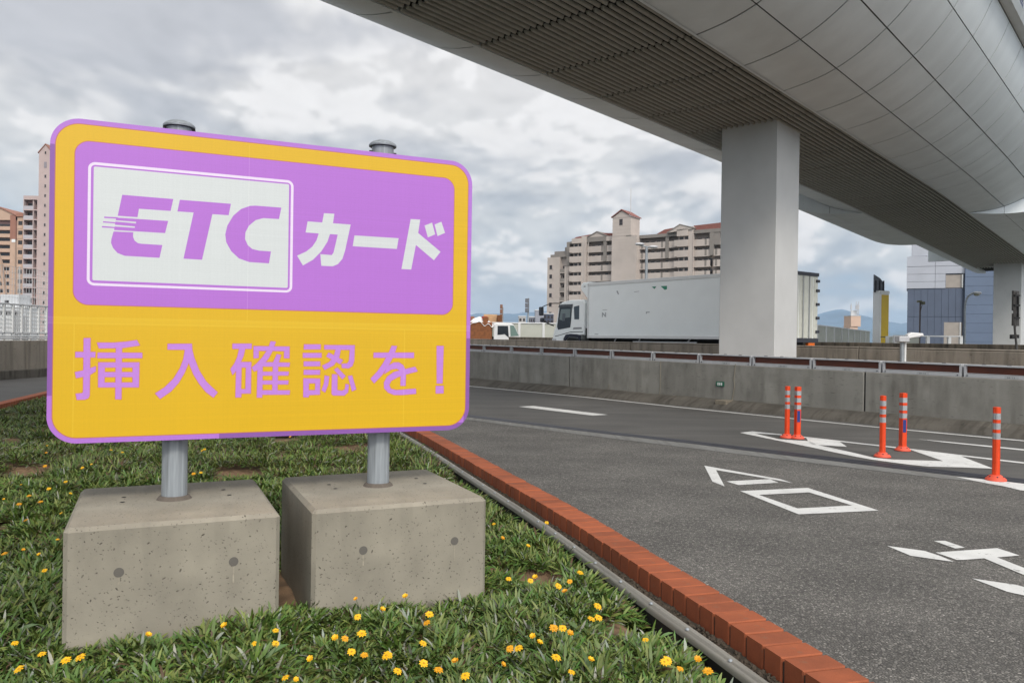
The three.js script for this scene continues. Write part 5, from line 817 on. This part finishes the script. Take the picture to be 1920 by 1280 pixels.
  const mw = thing('median_wall', 'grey brown concrete wall in front of the containers', 'wall', [-4, 0.4, -55], 0); for (let i = 0; i < 6; i++) mesh('wall_panel', rbox(-6 + i * 1.5, -4.52 + i * 1.5, -0.2, 1.4, -0.2, 0, 0.02, 1), M.wallConcrete2, mw);
  // tall far signs
  const ts = (label, x, z, y0, y1, w, rgb) => { const t = thing('tall_sign', label, 'sign', [x, 0, z], 0), m = std({ map: noisy(rgb, 0.5, 180 + Math.round(y1), 1.2, 4), roughness: 0.6 }); mesh('pole', bar([0.25, -0.6, -0.1], [0.25, y1, -0.1], 0.16, 8), M.galv, t); for (let y = y0, i = 0; y < y1 - 0.2; y += 0.9, i++) mesh('sign_board', rbox(-w / 2, w / 2, y, y + 0.8, 0, 0.3, 0.03, 1), m, t); };
  ts('tall stacked grey advertising sign on a pole left of the apartment block', 2.75, -150, 6.7, 9.4, 0.75, [96, 98, 104]); ts('short brown stacked sign behind the containers', -2.1, -150, 4.6, 7.6, 0.5, [120, 82, 60]);
  // little blocks under the horizon
  const blk = (label, x0, x1, y1, z, rgb, rows, cols) => { const t = thing('office_block', label, 'building', [(x0 + x1) / 2, 0, z], 0), m = std({ map: noisy(rgb, 0.1, 190 + Math.round(x1), 5), roughness: 0.8 }), hw = (x1 - x0) / 2; mesh('wall', rbox(-hw, hw, -0.6, y1, -5, 0, 0.05, 1), m, t); mesh('roof_edge', rbox(-hw - 0.1, hw + 0.1, y1, y1 + 0.25, -5.1, 0.1, 0.04, 1), M.whiteGrey, t); for (let r = 0; r < rows; r++) for (let cc = 0; cc < cols; cc++) { const xx = lerp(-hw, hw, (cc + 0.2) / cols), wv = 2 * hw / cols * 0.6, y = y1 - 1.1 - r * 1.15; mesh('window', box(xx, xx + wv, y, y + 0.7, 0, 0.05), paneMat, t); } };
  blk('small white block with rows of windows left of the tall sign', 1.6, 3.4, 7.3, -200, [170, 168, 166], 3, 2); blk('small dark block with white edges right of the tall sign', 4.0, 5.6, 7.2, -200, [110, 112, 122], 3, 3); blk('plain grey block beside the truck mirror', 5.75, 7.9, 8.9, -200, [140, 142, 150], 0, 1); blk('dark blue grey block behind the truck mirror', 8.0, 10.6, 8.2, -204, [70, 76, 92], 3, 3);
  // far building with antennas
  const an = thing('antenna_building', 'beige far building with a cluster of antennas left of the yellow portal', 'building', [64.8, 0, -150], 0);
  mesh('wall', [rbox(-0.95, 0.5, -0.6, 5.2, -3, 0, 0.03, 1), rbox(-0.9, 0.95, 4.9, 6.9, -3, 0.2, 0.03, 1)], std({ map: noisy([196, 170, 152], 0.08, 195, 3), roughness: 0.9 }), an); mesh('roof_edge', box(-0.95, 1.0, 6.9, 7.0, -3.1, 0.25), M.whiteGrey, an);
  mesh('antenna', [-0.6, 0.35, 0.6, 0.8].flatMap((x, i) => [bar([x, 6.9, -0.5], [x, 9.3 + 0.4 * (i % 2), -0.5], 0.05, 6), box(x - 0.09, x + 0.09, 8.2, 9.0, -0.6, -0.4)]), M.alu, an); mesh('mast_frame', [box(-0.5, 0.7, 7.0, 8.0, -1.0, -0.96)], M.whiteGrey, an);
}
// ================================================================== hills
{
  const hill = (z, h, sd, rgb, base) => structure(mesh('hills', grid(420, 8, (u, v) => { const x = lerp(-9000, 9000, u), n = fb(u * 26 + 3, 2.5, 6, sd), m = fb(u * 90, v * 6 + 5, 4, sd + 3); return [x, lerp(-60, base + h * (n - 0.35) * 2, Math.pow(v, 0.8)) + 26 * (m - 0.5) * (1 - Math.abs(v - 0.5)), z - 1500 * v + 240 * (m - 0.5), u * 30, v * 5]; }), std({ map: noisy(rgb, 0.35, sd, 3, 8), roughness: 1 })));
  hill(-5200, 130, 205, [84, 108, 128], 210); hill(-4300, 70, 215, [74, 98, 112], 95);  // distance haze is partly put into these bluish hill colours
  scene.fog = new THREE.FogExp2(0xa9c0d8, 0.00009);
}
renderer.render(scene, camera);
